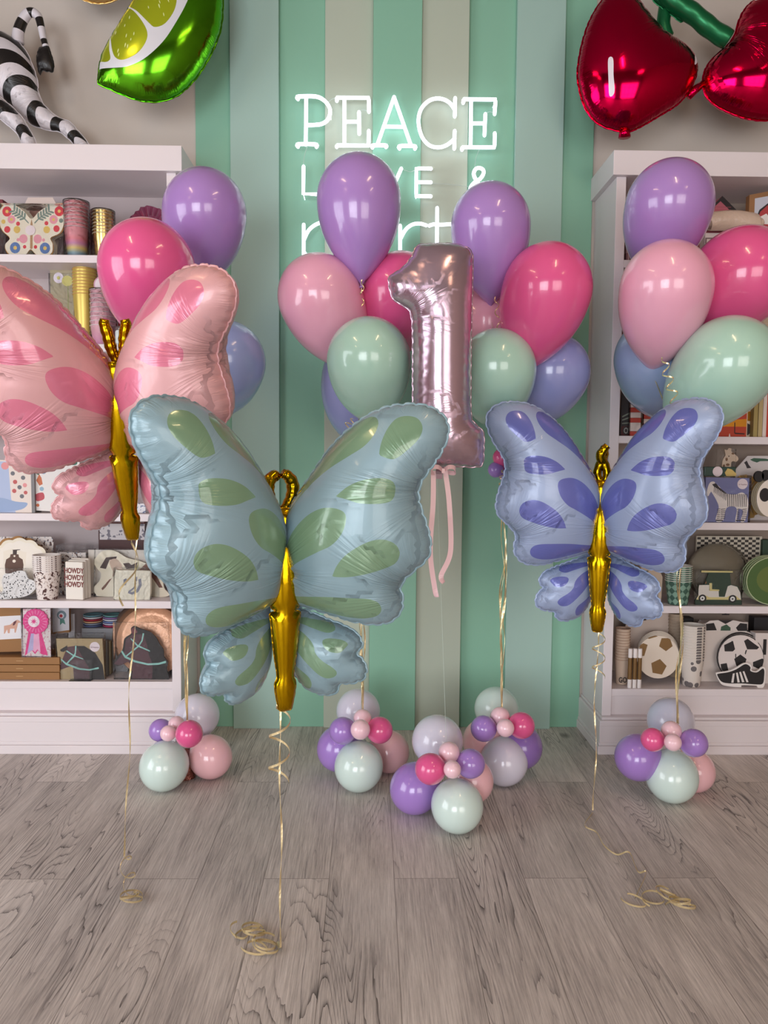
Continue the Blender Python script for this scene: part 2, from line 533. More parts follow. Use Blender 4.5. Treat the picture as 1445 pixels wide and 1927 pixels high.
def floor_mat():
    m = bpy.data.materials.new('vinyl_plank'); m.use_nodes = True
    nt = m.node_tree; L = nt.links.new; b = nt.nodes['Principled BSDF']
    N = lambda t, **k: [setattr(n_ := nt.nodes.new(t), a, v) for a, v in k.items()] and n_ or nt.nodes.new(t)
    def math_(op, a, b_=None, c=None):
        n = nt.nodes.new('ShaderNodeMath'); n.operation = op
        for i, v in enumerate((a, b_, c)):
            if v is None: continue
            if isinstance(v, (int, float)): n.inputs[i].default_value = v
            else: L(v, n.inputs[i])
        return n.outputs[0]
    geo = nt.nodes.new('ShaderNodeNewGeometry'); sp = nt.nodes.new('ShaderNodeSeparateXYZ'); L(geo.outputs['Position'], sp.inputs[0])
    X, Y = sp.outputs[0], sp.outputs[1]
    Wd, Ln = 0.1865, 1.32
    px_ = math_('DIVIDE', math_('SUBTRACT', X, 0.0745), Wd); ix = math_('FLOOR', px_); fx = math_('SUBTRACT', px_, ix)
    par = math_('MODULO', math_('ABSOLUTE', ix), 2.0)
    py_ = math_('DIVIDE', math_('SUBTRACT', math_('SUBTRACT', Y, 2.126), math_('MULTIPLY', par, Ln / 2)), Ln)
    iy = math_('FLOOR', py_); fy = math_('SUBTRACT', py_, iy)
    cmb = nt.nodes.new('ShaderNodeCombineXYZ'); L(ix, cmb.inputs[0]); L(iy, cmb.inputs[1])
    wn = nt.nodes.new('ShaderNodeTexWhiteNoise'); wn.noise_dimensions = '3D'; L(cmb.outputs[0], wn.inputs['Vector'])
    rnd = wn.outputs['Value']
    def noise(sx, sy, detail, dist=0.0, rough=0.5, off=37.0):
        c = nt.nodes.new('ShaderNodeCombineXYZ'); L(math_('MULTIPLY', X, sx), c.inputs[0]); L(math_('MULTIPLY', Y, sy), c.inputs[1]); L(math_('MULTIPLY', rnd, off), c.inputs[2])
        n = nt.nodes.new('ShaderNodeTexNoise'); n.inputs['Scale'].default_value = 1; n.inputs['Detail'].default_value = detail
        n.inputs['Distortion'].default_value = dist; n.inputs['Roughness'].default_value = rough
        L(c.outputs[0], n.inputs['Vector']); return n.outputs['Fac']
    # cathedral grain: contour lines of a stretched noise
    big = noise(7.5, 0.85, 1.0, 0.3)
    rings = math_('MULTIPLY', big, 34.0)
    warp = noise(60, 5, 2.0)
    rings = math_('ADD', rings, math_('MULTIPLY', warp, 0.9))
    ringf = math_('FRACT', rings)
    ringl = math_('POWER', ringf, 7.0)
    mask = noise(5, 1.1, 1.0, 0, 0.5, 91.0)
    mr = nt.nodes.new('ShaderNodeMapRange'); mr.inputs[1].default_value = 0.46; mr.inputs[2].default_value = 0.62; L(mask, mr.inputs[0])
    ringl = math_('MULTIPLY', ringl, mr.outputs[0])
    fine = noise(260, 7.5, 4.0, 0, 0.75)
    mid = noise(22, 1.6, 4.0, 0.4, 0.6)
    blot = noise(5, 2.2, 3.0)
    # fibre scratches
    mf = nt.nodes.new('ShaderNodeMapRange'); mf.inputs[1].default_value = 0.30; mf.inputs[2].default_value = 0.70; L(fine, mf.inputs[0])
    # knots
    kc = nt.nodes.new('ShaderNodeCombineXYZ'); L(math_('MULTIPLY', X, 3.1), kc.inputs[0]); L(math_('MULTIPLY', Y, 1.9), kc.inputs[1])
    vo = nt.nodes.new('ShaderNodeTexVoronoi'); vo.inputs['Scale'].default_value = 1.0; L(kc.outputs[0], vo.inputs['Vector'])
    kd = math_('ADD', vo.outputs['Distance'], math_('MULTIPLY', warp, 0.03))
    mk = nt.nodes.new('ShaderNodeMapRange'); mk.inputs[1].default_value = 0.03; mk.inputs[2].default_value = 0.10; mk.inputs[3].default_value = 1; mk.inputs[4].default_value = 0; L(kd, mk.inputs[0])
    vs = nt.nodes.new('ShaderNodeSeparateColor'); L(vo.outputs['Color'], vs.inputs[0])
    kn = math_('MULTIPLY', mk.outputs[0], math_('GREATER_THAN', vs.outputs[0], 0.62))
    v = math_('MULTIPLY', mid, 0.46)
    v = math_('ADD', v, math_('MULTIPLY', mf.outputs[0], 0.38))
    v = math_('ADD', v, math_('MULTIPLY', blot, 0.36))
    v = math_('ADD', v, math_('MULTIPLY', rnd, 0.13))
    v = math_('SUBTRACT', v, math_('MULTIPLY', ringl, 0.50))
    v = math_('SUBTRACT', v, math_('MULTIPLY', kn, 0.35))
    cr = nt.nodes.new('ShaderNodeValToRGB'); e = cr.color_ramp.elements
    e[0].position = 0.15; e[0].color = rgb(84, 78, 75); e[1].position = 0.95; e[1].color = rgb(236, 227, 220)
    k = cr.color_ramp.elements.new(0.42); k.color = rgb(158, 150, 146)
    k = cr.color_ramp.elements.new(0.62); k.color = rgb(197, 188, 182)
    L(v, cr.inputs[0])
    ex = math_('MINIMUM', fx, math_('SUBTRACT', 1.0, fx)); ey = math_('MULTIPLY', math_('MINIMUM', fy, math_('SUBTRACT', 1.0, fy)), Ln / Wd)
    seam = math_('LESS_THAN', math_('MINIMUM', ex, ey), 0.007)
    mx = nt.nodes.new('ShaderNodeMixRGB'); mx.blend_type = 'MULTIPLY'; mx.inputs[2].default_value = (0.42, 0.40, 0.38, 1)
    L(math_('MULTIPLY', seam, 0.75), mx.inputs[0]); L(cr.outputs[0], mx.inputs[1]); L(mx.outputs[0], b.inputs['Base Color'])
    b.inputs['Roughness'].default_value = 0.5; b.inputs['Specular IOR Level'].default_value = 0.35
    bp = nt.nodes.new('ShaderNodeBump'); bp.inputs['Strength'].default_value = 0.35; bp.inputs['Distance'].default_value = 0.002
    L(v, bp.inputs['Height']); L(bp.outputs[0], b.inputs['Normal'])
    return m

b = MB(); b.box(XL, XR, YF, YB + .1, -0.1, 0.0)
struct(b.build('floor', floor_mat()))
WALLM = mat('wall_paint', (208, 197, 187), 0.7, bump=(40, 0.15, 0.002))
WHITE = mat('white_paint', (230, 221, 223), 0.45)
b = MB(); b.box(XL, XR, YB, YB + .12, 0, ZC); struct(b.build('wall_back', WALLM))
b = MB(); b.box(XR, XR + .12, YF, YB, 0, ZC); struct(b.build('wall_right', mat('beige_wall', (156, 134, 118), 0.7)))
b = MB(); b.box(XL, XR, YF, YB + .1, ZC, ZC + .1); struct(b.build('ceiling', mat('ceiling_paint', (150, 140, 134), 0.8)))
# front wall with two shop windows, left wall with one
b = MB()
for x0, x1 in ((XL, -3.2), (-0.6, 0.6), (3.2, XR)): b.box(x0, x1, YF - .12, YF, 0, ZC)
for x0, x1 in ((-3.2, -0.6), (0.6, 3.2)): b.box(x0, x1, YF - .12, YF, 0, .1); b.box(x0, x1, YF - .12, YF, 2.5, ZC)
SHOPW = mat('shop_wall', (132, 120, 112), 0.8)
struct(b.build('wall_front', SHOPW))
b = MB()
b.box(XL - .12, XL, YF, -1.1, 0, ZC); b.box(XL - .12, XL, 1.5, YB, 0, ZC); b.box(XL - .12, XL, -1.1, 1.5, 0, .1); b.box(XL - .12, XL, -1.1, 1.5, 2.5, ZC)
struct(b.build('wall_left', SHOPW))
FRAME = mat('window_frame_dark', (40, 38, 38), 0.4)
GLASS = bpy.data.materials.new('window_glass'); GLASS.use_nodes = True
_n = GLASS.node_tree; _n.nodes.clear()
_o = _n.nodes.new('ShaderNodeOutputMaterial'); _m = _n.nodes.new('ShaderNodeMixShader'); _t = _n.nodes.new('ShaderNodeBsdfTransparent'); _g = _n.nodes.new('ShaderNodeBsdfGlossy')
_m.inputs[0].default_value = 0.06; _g.inputs['Roughness'].default_value = 0.02
_n.links.new(_t.outputs[0], _m.inputs[1]); _n.links.new(_g.outputs[0], _m.inputs[2]); _n.links.new(_m.outputs[0], _o.inputs[0])
def window(n, x0, x1, along, pos):
    b = MB(); t = 0.03
    def bar(a0, a1, z0, z1):
        if along == 'x': b.box(a0, a1, pos - .03, pos + .03, z0, z1)
        else: b.box(pos - .03, pos + .03, a0, a1, z0, z1)
    bar(x0, x0 + .05, .1, 2.5); bar(x1 - .05, x1, .1, 2.5); bar(x0, x1, .1, .2); bar(x0, x1, 2.43, 2.5)
    for k in (1, 2, 3): xx = x0 + (x1 - x0) * k / 4; bar(xx - t / 2, xx + t / 2, .1, 2.5)
    for z in (.9, 1.9): bar(x0, x1, z - t / 2, z + t / 2)
    f = struct(b.build('window_%d' % n, FRAME))
    b = MB()
    if along == 'x': b.box(x0, x1, pos - .003, pos + .003, .1, 2.5)
    else: b.box(pos - .003, pos + .003, x0, x1, .1, 2.5)
    b.build('pane', GLASS, f)
window(1, -3.2, -0.6, 'x', YF - .05); window(2, 0.6, 3.2, 'x', YF - .05); window(3, -1.1, 1.5, 'y', XL - .05)

# striped boards of the accent wall
GRN = mat('board_green', (138, 190, 164), 0.5)
MINT = mat('board_pale_mint', (166, 198, 187), 0.5)
CREAM = mat('board_sage_cream', (184, 194, 176), 0.5)
EDG = [365, 433, 525, 612, 703, 794, 883, 973, 1064, 1125]
BD = [(GRN, .0), (MINT, .026), (GRN, .0), (CREAM, .013), (GRN, .045), (CREAM, .028), (GRN, 0.0), (MINT, .026), (GRN, .0)]
for i, (m_, dp) in enumerate(BD):
    y = YB - 0.012 - dp
    e0, e1 = EDG[i], EDG[i + 1]
    x0 = P(e0, 0, YB - 0.02).x; x1 = P(e1, 0, YB - 0.02).x
    b = MB(); b.box(x0, x1, y, YB, 0, ZC - .002)
    struct(b.build('trim_%d' % (i + 1), m_, bevel=.0015))

# ------------------------------------------------------------------ ceiling strip lights and added fill lamps
def strip_light(x, label, y=1.1, e=42):
    t = thing('ceiling_light', label, 'ceiling light', (x, y, 3.3))
    b = MB(); b.box(-.05, .05, -.45, .45, 0, .06); b.box(-.004, .004, -.35, -.342, .06, .6); b.box(-.004, .004, .342, .35, .06, .6)
    b.build('housing', mat('lamp_housing', (235, 235, 235), 0.4), t)
    b = MB(); b.box(-.035, .035, -.42, .42, -.012, 0)
    b.build('diffuser', mat('lamp_diffuser', (255, 214, 166), 0.5, emit=42), t)
strip_light(-1.45, 'linear pendant lamp hanging left of the camera')
strip_light(0.85, 'linear pendant lamp hanging right of the camera')
strip_light(2.2, 'added unseen fill lamp warming the right side', -.6)  # added out of view to warm and brighten the right side
strip_light(-2.6, 'added unseen fill lamp giving warm light at the left', -1.0)  # second added lamp out of view, extra warm light from behind

# ------------------------------------------------------------------ bookcases
def bookcase(label, xin, xst, xfar, side, tops, fas_top, fas_bot, fas_x, kick_z, bx):
    """xin: inner edge of the stile next to the striped wall, xst: its outer edge; side=+1 when the outer face looks towards +x"""
    t = thing('bookcase', label, 'bookcase', ((xst + xfar) / 2, YC, 0))
    ox, oy = t.location.x, t.location.y
    def bx_(name, boxes, bev=.002, m=WHITE):
        b = MB()
        for q in boxes:
            x0, x1, y0, y1, z0, z1 = q
            b.box(min(x0, x1) - ox, max(x0, x1) - ox, y0 - oy, y1 - oy, z0, z1)
        return b.build(name, m, t, bevel=bev)
    bx_('side_panel', [(xin, xst, YC, YB - .002, kick_z, fas_bot)])
    bx_('side_panel', [(xfar, xfar + (xin - xst), YC, YB - .002, kick_z, fas_bot)])
    bx_('top_panel', [(fas_x, xfar, YC - .022, YB - .002, fas_bot, fas_top)])
    bx_('back_panel', [(xin, xfar, YB - .012, YB - .002, kick_z, fas_bot)], m=mat('back_panel_%s' % ('left' if side > 0 else 'right'), (188, 174, 174) if side > 0 else (160, 144, 132), .6))  # back tones darkened: shade inside the shelves is put into the colour
    for z in tops:
        bx_('shelf', [(xin, xfar, YC + .004, YB - .012, z - .030, z)])
    # riser under the bottom shelf
    bx_('riser', [(xin, xfar, YC + .012, YC + .03, kick_z, tops[-1] - .03)])
    bx_('plinth', [(bx, xfar, YC - .03, YB - .002, .03, kick_z - .03)])
    s = side
    bx_('cap_moulding', [(bx + s * .0, xfar, YC - .032, YB - .002, kick_z - .036, kick_z - .012), (bx - s * .010, xfar, YC - .022, YB - .002, kick_z - .012, kick_z)], .004)
    bx_('base_moulding', [(bx + s * .008, xfar, YC - .040, YB - .002, 0, .036), (bx + s * .003, xfar, YC - .034, YB - .002, .036, .05)], .003)
    return t
zf = lambda y, x, Y=YC: P(x, y, Y).z
LT = [zf(478.5, 100), zf(646, 100), zf(806, 100), zf(966.5, 100), zf(1131, 100), zf(1283, 100)]
RT = [zf(490, 1300), zf(655, 1300), zf(821, 1300), zf(983.5, 1300), zf(1141, 1300), zf(1297.5, 1300)]
kz = zf(1339, 200)
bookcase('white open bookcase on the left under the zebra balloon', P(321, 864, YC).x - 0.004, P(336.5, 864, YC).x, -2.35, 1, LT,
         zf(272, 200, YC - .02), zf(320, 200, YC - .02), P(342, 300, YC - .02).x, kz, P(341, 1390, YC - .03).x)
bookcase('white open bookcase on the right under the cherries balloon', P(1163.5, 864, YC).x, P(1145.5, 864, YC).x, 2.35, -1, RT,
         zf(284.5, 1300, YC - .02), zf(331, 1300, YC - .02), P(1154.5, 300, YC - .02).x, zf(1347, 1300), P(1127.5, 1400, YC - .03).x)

# ------------------------------------------------------------------ neon sign
NEON = mat('neon_tube_glow', (236, 244, 255), 0.4, emit=2.3)
NY = 3.305
sign = thing('neon_sign', 'white neon sign reading PEACE LOVE & party on the striped wall', 'neon sign', tuple(P(748, 350, NY)))
def C(ox, oy, s):
    return lambda pts: [(ox + x / s, oy + y / s) for x, y in pts]
c3, c4 = C(540, 160, 5.668), C(740, 160, 5.668)
def letter(strokes, r=.0078):
    b = MB()
    for s_ in strokes:
        s2 = spline(s_, 5, closed=False) if len(s_) > 3 else s_
        b.tube([P(x, y, NY) - sign.location for x, y in s2], r, 8)
        for x, y in (s_[0], s_[-1]):
            b.lathe([(0.001, -r), (r * .7, -r * .7), (r, 0), (r * .7, r * .7), (0.001, r)], 8, center=tuple(P(x, y, NY) - sign.location))
    # stand-off pegs to the wall
    x, y = strokes[0][len(strokes[0]) // 2]
    q = P(x, y, NY) - sign.location
    b.tube([q, q + Vector((0, YB - .005 - NY, 0))], .002, 6)
    return b.build('letter_tube', NEON, sign, smooth=True)
R_ = .0082
letter([c3([(118, 150), (118, 124), (300, 122), (390, 160), (448, 230), (460, 300), (430, 375), (370, 415), (300, 425), (220, 428)]), c3([(205, 130), (200, 635)]), c3([(118, 658), (120, 632), (305, 634), (315, 660)])][::1])
letter([c3([(532, 168), (530, 135), (530, 135), (872, 137), (872, 137), (874, 285)]), c3([(612, 140), (612, 642)]), c3([(635, 392), (755, 392)]), c3([(768, 290), (770, 520)]),
        c3([(530, 660), (532, 644), (532, 644), (870, 646), (870, 646), (872, 490)])])
letter([c3([(962, 640), (1142, 130)]), c3([(912, 668), (915, 645), (1052, 645), (1055, 662)]), c3([(1142, 130), (1324, 650)]), c3([(1040, 444), (1240, 446)]), c4([(66, 678), (70, 652), (225, 652), (230, 680)])])
letter([c4([(655, 262), (600, 190), (530, 152), (450, 145), (370, 175), (300, 250), (270, 350), (275, 450), (310, 560), (380, 640), (470, 666), (550, 650), (610, 612), (655, 570)]), c4([(660, 140), (655, 335)]), c4([(655, 490), (650, 678)])])
letter([c4([(745, 190), (750, 152), (750, 152), (1092, 155), (1092, 155), (1080, 310)]), c4([(830, 165), (824, 652)]), c4([(845, 410), (960, 410)]), c4([(982, 310), (972, 536)]),
        c4([(732, 690), (735, 664), (735, 664), (1080, 666), (1080, 666), (1082, 515)])])
letter([c3([(176, 870), (174, 1160), (330, 1166)])])
letter([[(664 + 25 * math.cos(a), 342 + 26 * math.sin(a)) for a in [2 * PI * k / 14 for k in range(15)]]])
letter([[(711, 317), (732, 369)], c4([(85, 892), (-45, 1185)])])
letter([c4([(402, 892), (246, 890), (246, 890), (244, 1186), (244, 1186), (400, 1187)]), c4([(250, 1036), (400, 1038)])])
letter([c4([(1000, 1190), (920, 1070), (870, 990), (858, 940), (880, 895), (920, 885), (958, 905), (960, 950), (925, 1000), (860, 1045), (822, 1100), (835, 1165), (890, 1190), (950, 1160), (1000, 1100)])])
letter([c3([(178, 1490), (178, 2060)]), [(571.5, 452), (582, 432), (600, 420), (622, 418), (640, 430), (648, 450), (644, 470), (630, 487), (608, 495), (586, 490), (572, 475)]])
letter([[(715, 440), (700, 424), (682, 422), (666, 434), (660, 455), (666, 478), (682, 490), (700, 488), (715, 472)], [(716, 422), (716, 492)]])
letter([c4([(72, 1500), (72, 1880)]), c4([(76, 1640), (130, 1545), (200, 1490), (280, 1478), (350, 1496)])])
letter([c4([(468, 1312), (465, 1850)]), c4([(385, 1500), (430, 1486), (500, 1490), (625, 1484)])])
letter([[(866, 425), (899, 532)], [(938, 425), (905, 500), (890, 545), (868, 562)]])
# thin cables between letters
b = MB()
for pts in (c3([(440, 180), (480, 150), (530, 135)]), c3([(770, 290), (810, 265), (860, 280)]), c3([(215, 660), (185, 760), (175, 870)]), c4([(915, 690), (880, 780), (870, 885)]),
            c4([(100, 900), (180, 925), (240, 905)]), c4([(400, 1050), (600, 1060), (800, 1085)]), c4([(985, 300), (1030, 285), (1080, 300)])):
    b.tube([P(x, y, NY + .004) - sign.location for x, y in spline(pts, 5, closed=False)], .0009, 5)
b.build('cable', mat('clear_cable', (205, 220, 215), 0.3), sign)
# ------------------------------------------------------------------ latex balloons
def latex(name, col, rough=0.2):
    m = mat('latex_' + name, col, rough, 0.0, coat=0.45, coat_rough=0.04)
    return m
LAV = latex('lavender', (172, 134, 200)); PINK = latex('soft_pink', (238, 172, 196)); HOT = latex('hot_pink', (230, 92, 148))
PALEP = latex('pale_pink', (248, 206, 216)); MNT = latex('mint', (176, 214, 196)); PER = latex('periwinkle', (150, 156, 208)); GRY = latex('dove_lilac', (222, 219, 234)); BLU = latex('soft_blue', (150, 165, 215))
PMNT = latex('pale_mint', (214, 234, 226)); VIO = latex('violet', (168, 130, 206)); BLUSH = latex('blush', (244, 192, 198))

def balloon_prof(r, top=.53, bot=.98, n=30):
    """profile radius/height, widest circle at z=0, neck at -bot*2r"""
    p = []
    for k in range(n + 1):
        a = PI / 2 * (1 - k / n)
        p.append((max(r * math.cos(a), .0005), 2 * r * top * math.sin(a)))
    m = n
    for k in range(1, m + 1):
        t = k / m
        # egg lower half narrowing into the neck
        z = -2 * r * bot * t
        w = (1 - t ** 2.25) ** 0.92
        p.append((max(r * w, .006), z))
    return p[::-1]
def balloon(label, px, py, w, Y, m, ang=0.0, t=0.8, group=None, away=1, parent=None, name='balloon', fat=0.0):
    """px,py: centre of the widest part; w: its width in pixels; ang: picture angle of the neck (0 = down, + = right); t: how far the neck lies in the picture plane"""
    c = P(px, py, Y); r = w / 2 / FPX * (Y * 1.0) * 1.0
    d = ray(px, py).length
    nk = Vector((math.sin(ang) * t, away * math.sqrt(max(0, 1 - t * t)), -math.cos(ang) * t))
    q = nk.to_track_quat('-Z', 'Y')
    b = MB(); b.lathe(balloon_prof(r), 56)
    if parent is None:
        o = b.build(name, m, None, smooth=True); o.location = c
        tag(o, label, 'balloon', group)
    else:
        o = b.build(name, m, parent, smooth=True); o.location = c - parent.location
    o.rotation_euler = q.to_euler()
    zb = -2 * r * .98
    b = MB(); b.lathe([(.004, zb + .004), (.007, zb), (.0045, zb - .006), (.010, zb - .014), (.011, zb - .016), (.0005, zb - .013)], 14)
    b.build('knot', m, o, smooth=True)
    return o, c + nk * (2 * r * .98)
G = 'helium latex balloons of the four bouquets'
B_ = balloon
_, kA1 = B_('purple helium balloon above the hot pink one beside the left bookcase', 385, 402, 152, 2.78, LAV, -.25, .8)
_, kA2 = B_('hot pink helium balloon above the pink butterfly', 277, 508, 174, 2.52, HOT, -.06, .8)
_, kA3 = B_('periwinkle helium balloon half hidden behind the pink butterfly wing', 422, 683, 152, 2.74, BLU, -.5, .7)
_, kB1 = B_('tall purple helium balloon in front of the neon word LOVE', 675, 376, 154, 2.72, LAV, .04, 1.0)
_, kB2 = B_('soft pink helium balloon lower left of the tall purple one', 603, 562, 156, 2.76, PINK, .45, .92)
_, kB3 = B_('hot pink helium balloon half behind the number one', 752, 556, 152, 2.82, HOT, -.2, .75)
_, kB4 = B_('mint helium balloon left of the number one', 694, 679, 156, 2.58, MNT, .08, .72)
_, kB5 = B_('lavender blue helium balloon peeking out behind the left mint one', 684, 712, 156, 2.92, PER, -.2, .8)
_, kC1 = B_('purple helium balloon right of the number one top', 923, 425, 146, 2.72, LAV, .07, .95)
_, kC2 = B_('soft pink helium balloon mostly hidden right of the number one', 912, 612, 148, 2.95, PINK, .1, .7)
_, kC3 = B_('hot pink helium balloon right of the number one', 1029, 546, 165, 2.66, HOT, -.22, .92)
_, kC4 = B_('mint helium balloon right of the number one stem', 934, 696, 147, 2.68, MNT, .1, .72)
_, kC5 = B_('lavender blue helium balloon behind the mint one near the right butterfly', 1036, 703, 143, 2.88, PER, -.4, .75)
_, kD1 = B_('purple helium balloon topmost in the bouquet at the right bookcase', 1259, 388, 158, 2.70, LAV, .05, .72)
_, kD2 = B_('soft pink helium balloon in the middle of the right bouquet', 1253, 544, 168, 2.55, PINK, .06, .86)
_, kD3 = B_('hot pink helium balloon at the right edge of the picture', 1393, 522, 180, 2.68, HOT, -.75, .8)
_, kD4 = B_('large mint helium balloon above the blue butterfly wing', 1368, 688, 178, 2.52, MNT, -.5, .82)
_, kD5 = B_('blue grey helium balloon behind the pink one at the right bookcase', 1234, 676, 152, 2.80, latex('dusty_blue', (150, 168, 204)), .45, .8)

# ------------------------------------------------------------------ ribbons
GOLD_R = mat('gold_ribbon', (240, 220, 172), 0.25, .7)
RIB_P = mat('pink_satin', (240, 200, 205), 0.4, 0.0, coat=.3)
def rib(parent, pts, w=.0045, name='ribbon', m=GOLD_R, turns=1.5, ph=0.0, wd=(1, .2, 0)):
    o = parent.matrix_basis.inverted() if parent else Matrix()
    b = MB(); b.strip([o @ Vector(p) for p in pts], w, wd, twist=(lambda t: ph + turns * 2 * PI * t) if turns else None)
    ob = b.build(name, m, parent, smooth=False)
    return ob
def wob(p0, p1, n=40, amp=.004, seed=0):
    rs = random.Random(seed); out = []
    a, b_, c = rs.random() * 6, rs.random() * 6, rs.uniform(1.5, 3.5)
    for k in range(n + 1):
        t = k / n; e = math.sin(PI * t)
        out.append(Vector(p0).lerp(Vector(p1), t) + Vector((math.sin(a + t * c * 5) * amp * e, math.sin(b_ + t * c * 4) * amp * e, 0)))
    return out
def curl(p0, p1, r, turns, n=70, squash=1.0, r1=None):
    """springy curl around the line p0-p1"""
    p0, p1 = Vector(p0), Vector(p1); ax = (p1 - p0).normalized(); u = ax.orthogonal().normalized(); v = ax.cross(u); out = []
    r1 = r if r1 is None else r1
    for k in range(n + 1):
        t = k / n; a = 2 * PI * turns * t; rr = (r + (r1 - r) * t) * min(1, t * 6)
        out.append(p0.lerp(p1, t) + (u * math.cos(a) + v * math.sin(a) * squash) * rr)
    return out

# ------------------------------------------------------------------ balloon weights on the floor
FOILW = mat('rose_fringe_foil', (150, 92, 80), 0.3, 0.9, bump=(90, 0.9, .01))
def weight(label, cx, cy, big, mini, ribs, fringe=True):
    """big/mini: (px, py, radius px, colour, Y or None when it rests on the floor)"""
    c0 = PF(cx, cy)
    t = thing('balloon_weight', label, 'balloon weight', (c0.x, c0.y, 0))
    ctr = Vector((c0.x, c0.y, .2))
    def ball(nm, px, py, r, m, Y):
        if Y is None:
            Y = 2.6
            for _ in range(12):
                R = r * Y / FPX; q = PF(px, py, R); Y = q.y
        c = P(px, py, Y); R = r * Y / FPX
        b = MB(); pr = []
        for k in range(29):
            a = PI * k / 28; z = -R * math.cos(a) * 1.03; pr.append((max(R * math.sin(a), .0005), z))
        b.lathe(pr, 48)
        o = b.build(nm, m, t, smooth=True); o.location = c - t.location
        nk = (ctr - c).normalized(); o.rotation_euler = nk.to_track_quat('-Z', 'Y').to_euler()
        b = MB(); b.lathe([(R * .16, -R * .99), (.005, -R * 1.06), (.009, -R * 1.06 - .008), (.0005, -R * 1.06 - .006)], 12)
        b.build('knot', m, o, smooth=True)
        return c
    cs = [ball('large_balloon', *q) for q in big] + [ball('mini_balloon', *q) for q in mini]
    if fringe:
        b = MB(); n = 44; pr = []
        for k in range(n):
            a = 2 * PI * k / n; rr = .030 + .006 * (k % 2)
            b.quad((0, 0, .085), (0.001, 0, .085), (rr * math.cos(a + .12), rr * math.sin(a + .12), .0), (rr * math.cos(a), rr * math.sin(a), .0))
        b.lathe([(.001, .11), (.03, .10), (.034, .05), (.036, .0), (.001, .0)], 24)
        b.build('foil_weight', FOILW, t)
    for i, pts in enumerate(ribs):
        rib(t, pts, .0055, turns=1.2 + i * .7, ph=i * 1.3)
    return t
def bundle(base, top, knots, n, seed):
    out = []
    for i in range(n):
        rs = random.Random(seed * 10 + i)
        q0 = Vector(base) + Vector((rs.uniform(-.003, .003), rs.uniform(-.003, .003), 0))
        q1 = Vector(top) + Vector((rs.uniform(-.004, .004), rs.uniform(-.004, .004), 0))
        p = wob(q0, q1, 46, .010, seed * 7 + i)
        if i < len(knots): p += [q1.lerp(Vector(knots[i]), k / 6) for k in range(1, 7)]
        out.append(p)
    return out
def Pb(x, y, Y): return tuple(P(x, y, Y))
weight('balloon weight beside the left bookcase under the blue green butterfly wing', 350, 1462,
       [(309, 1441, 46.5, PMNT, None), (396, 1424, 41, BLUSH, None), (371, 1347, 42, GRY, 2.95)],
       [(302, 1374, 21.5, VIO, 2.80), (332, 1363, 15.5, PALEP, 2.76), (316.5, 1380, 15, PALEP, 2.70), (356, 1381, 26, HOT, 2.66)],
       bundle(Pb(352, 1368, 2.78), Pb(347, 830, 2.78), [kA1, kA2, kA3], 4, 1))
weight('balloon weight under the two left bouquet mint and pink balloons, behind the large butterfly tail', 690, 1462,
       [(675, 1442, 47, PMNT, None), (640, 1408, 44, VIO, 2.82), (731, 1414, 40, BLUSH, None), (674, 1338, 42, GRY, 2.95)],
       [(645, 1375, 26, VIO, 2.70), (714, 1374, 25.5, HOT, 2.70), (682, 1352, 17.5, PALEP, 2.72), (678, 1373, 19, PALEP, 2.63)],
       bundle(Pb(681, 1345, 2.75), Pb(683, 860, 2.75), [kB1, kB2, kB3, kB4], 4, 2), False)
weight('frontmost balloon weight on the floor below the number one', 838, 1530,
       [(860, 1516, 50.5, PMNT, None), (781, 1483, 48.5, VIO, None), (885, 1468, 44, BLUSH, 2.52), (823, 1394, 49, GRY, 2.66)],
       [(810, 1447, 30, HOT, 2.38), (885, 1437, 28, VIO, 2.42), (845, 1416, 20.5, PALEP, 2.43), (851, 1448, 17, PALEP, 2.33)],
       [], False)
weight('balloon weight with pale mint balloon at the back, right of the frontmost one', 945, 1450,
       [(948, 1432, 46, GRY, None), (978, 1404, 43, latex('deep_violet', (140, 108, 176)), 2.82), (912, 1394, 42, BLUSH, 2.86), (934, 1334, 42, PMNT, 2.98)],
       [(910, 1371, 25, VIO, 2.70), (981, 1365, 25.5, HOT, 2.70), (941, 1349, 19, PALEP, 2.74), (951, 1370, 17, PALEP, 2.64)],
       bundle(Pb(944, 1340, 2.76), Pb(950, 880, 2.76), [kC1, kC2, kC3, kC4], 4, 4), False)
weight('balloon weight in front of the right bookcase', 1262, 1475,
       [(1264, 1460, 50, PMNT, None), (1201, 1425, 44.5, VIO, 2.66), (1305, 1450, 40, BLUSH, None), (1262, 1357, 44, latex('lilac_grey', (212, 213, 232)), 2.80)],
       [(1228, 1392, 22.5, HOT, 2.52), (1305, 1398, 27, VIO, 2.52), (1263, 1376, 19.5, PALEP, 2.55), (1266, 1397, 16.5, PALEP, 2.46)],
       bundle(Pb(1274, 1362, 2.64), Pb(1288, 850, 2.64), [kD1, kD2, kD3, kD4], 3, 5), False)
# small balloons tied on the ribbon behind the blue butterfly
t = thing('balloon_cluster', 'mini hot pink and purple balloons tied on the ribbon left of the blue butterfly', 'balloon cluster', Pb(946, 880, 2.74))
for px, py, r, m_ in ((944, 861, 17, HOT), (933, 884, 15, VIO), (953, 872, 17, HOT), (951, 893, 14, VIO)):
    R = r * 2.74 / FPX; pr = [(max(R * math.sin(PI * k / 20), .0004), -R * math.cos(PI * k / 20)) for k in range(21)]
    b = MB(); b.lathe(pr, 28); o = b.build('mini_balloon', m_, t, smooth=True); o.location = P(px, py, 2.74 + (.02 if px > 945 else 0)) - t.location
rib(t, curl(P(946, 884, 2.70), P(943, 915, 2.70), .008, 2.5, 40), .004, 'curly_ribbon', turns=0)

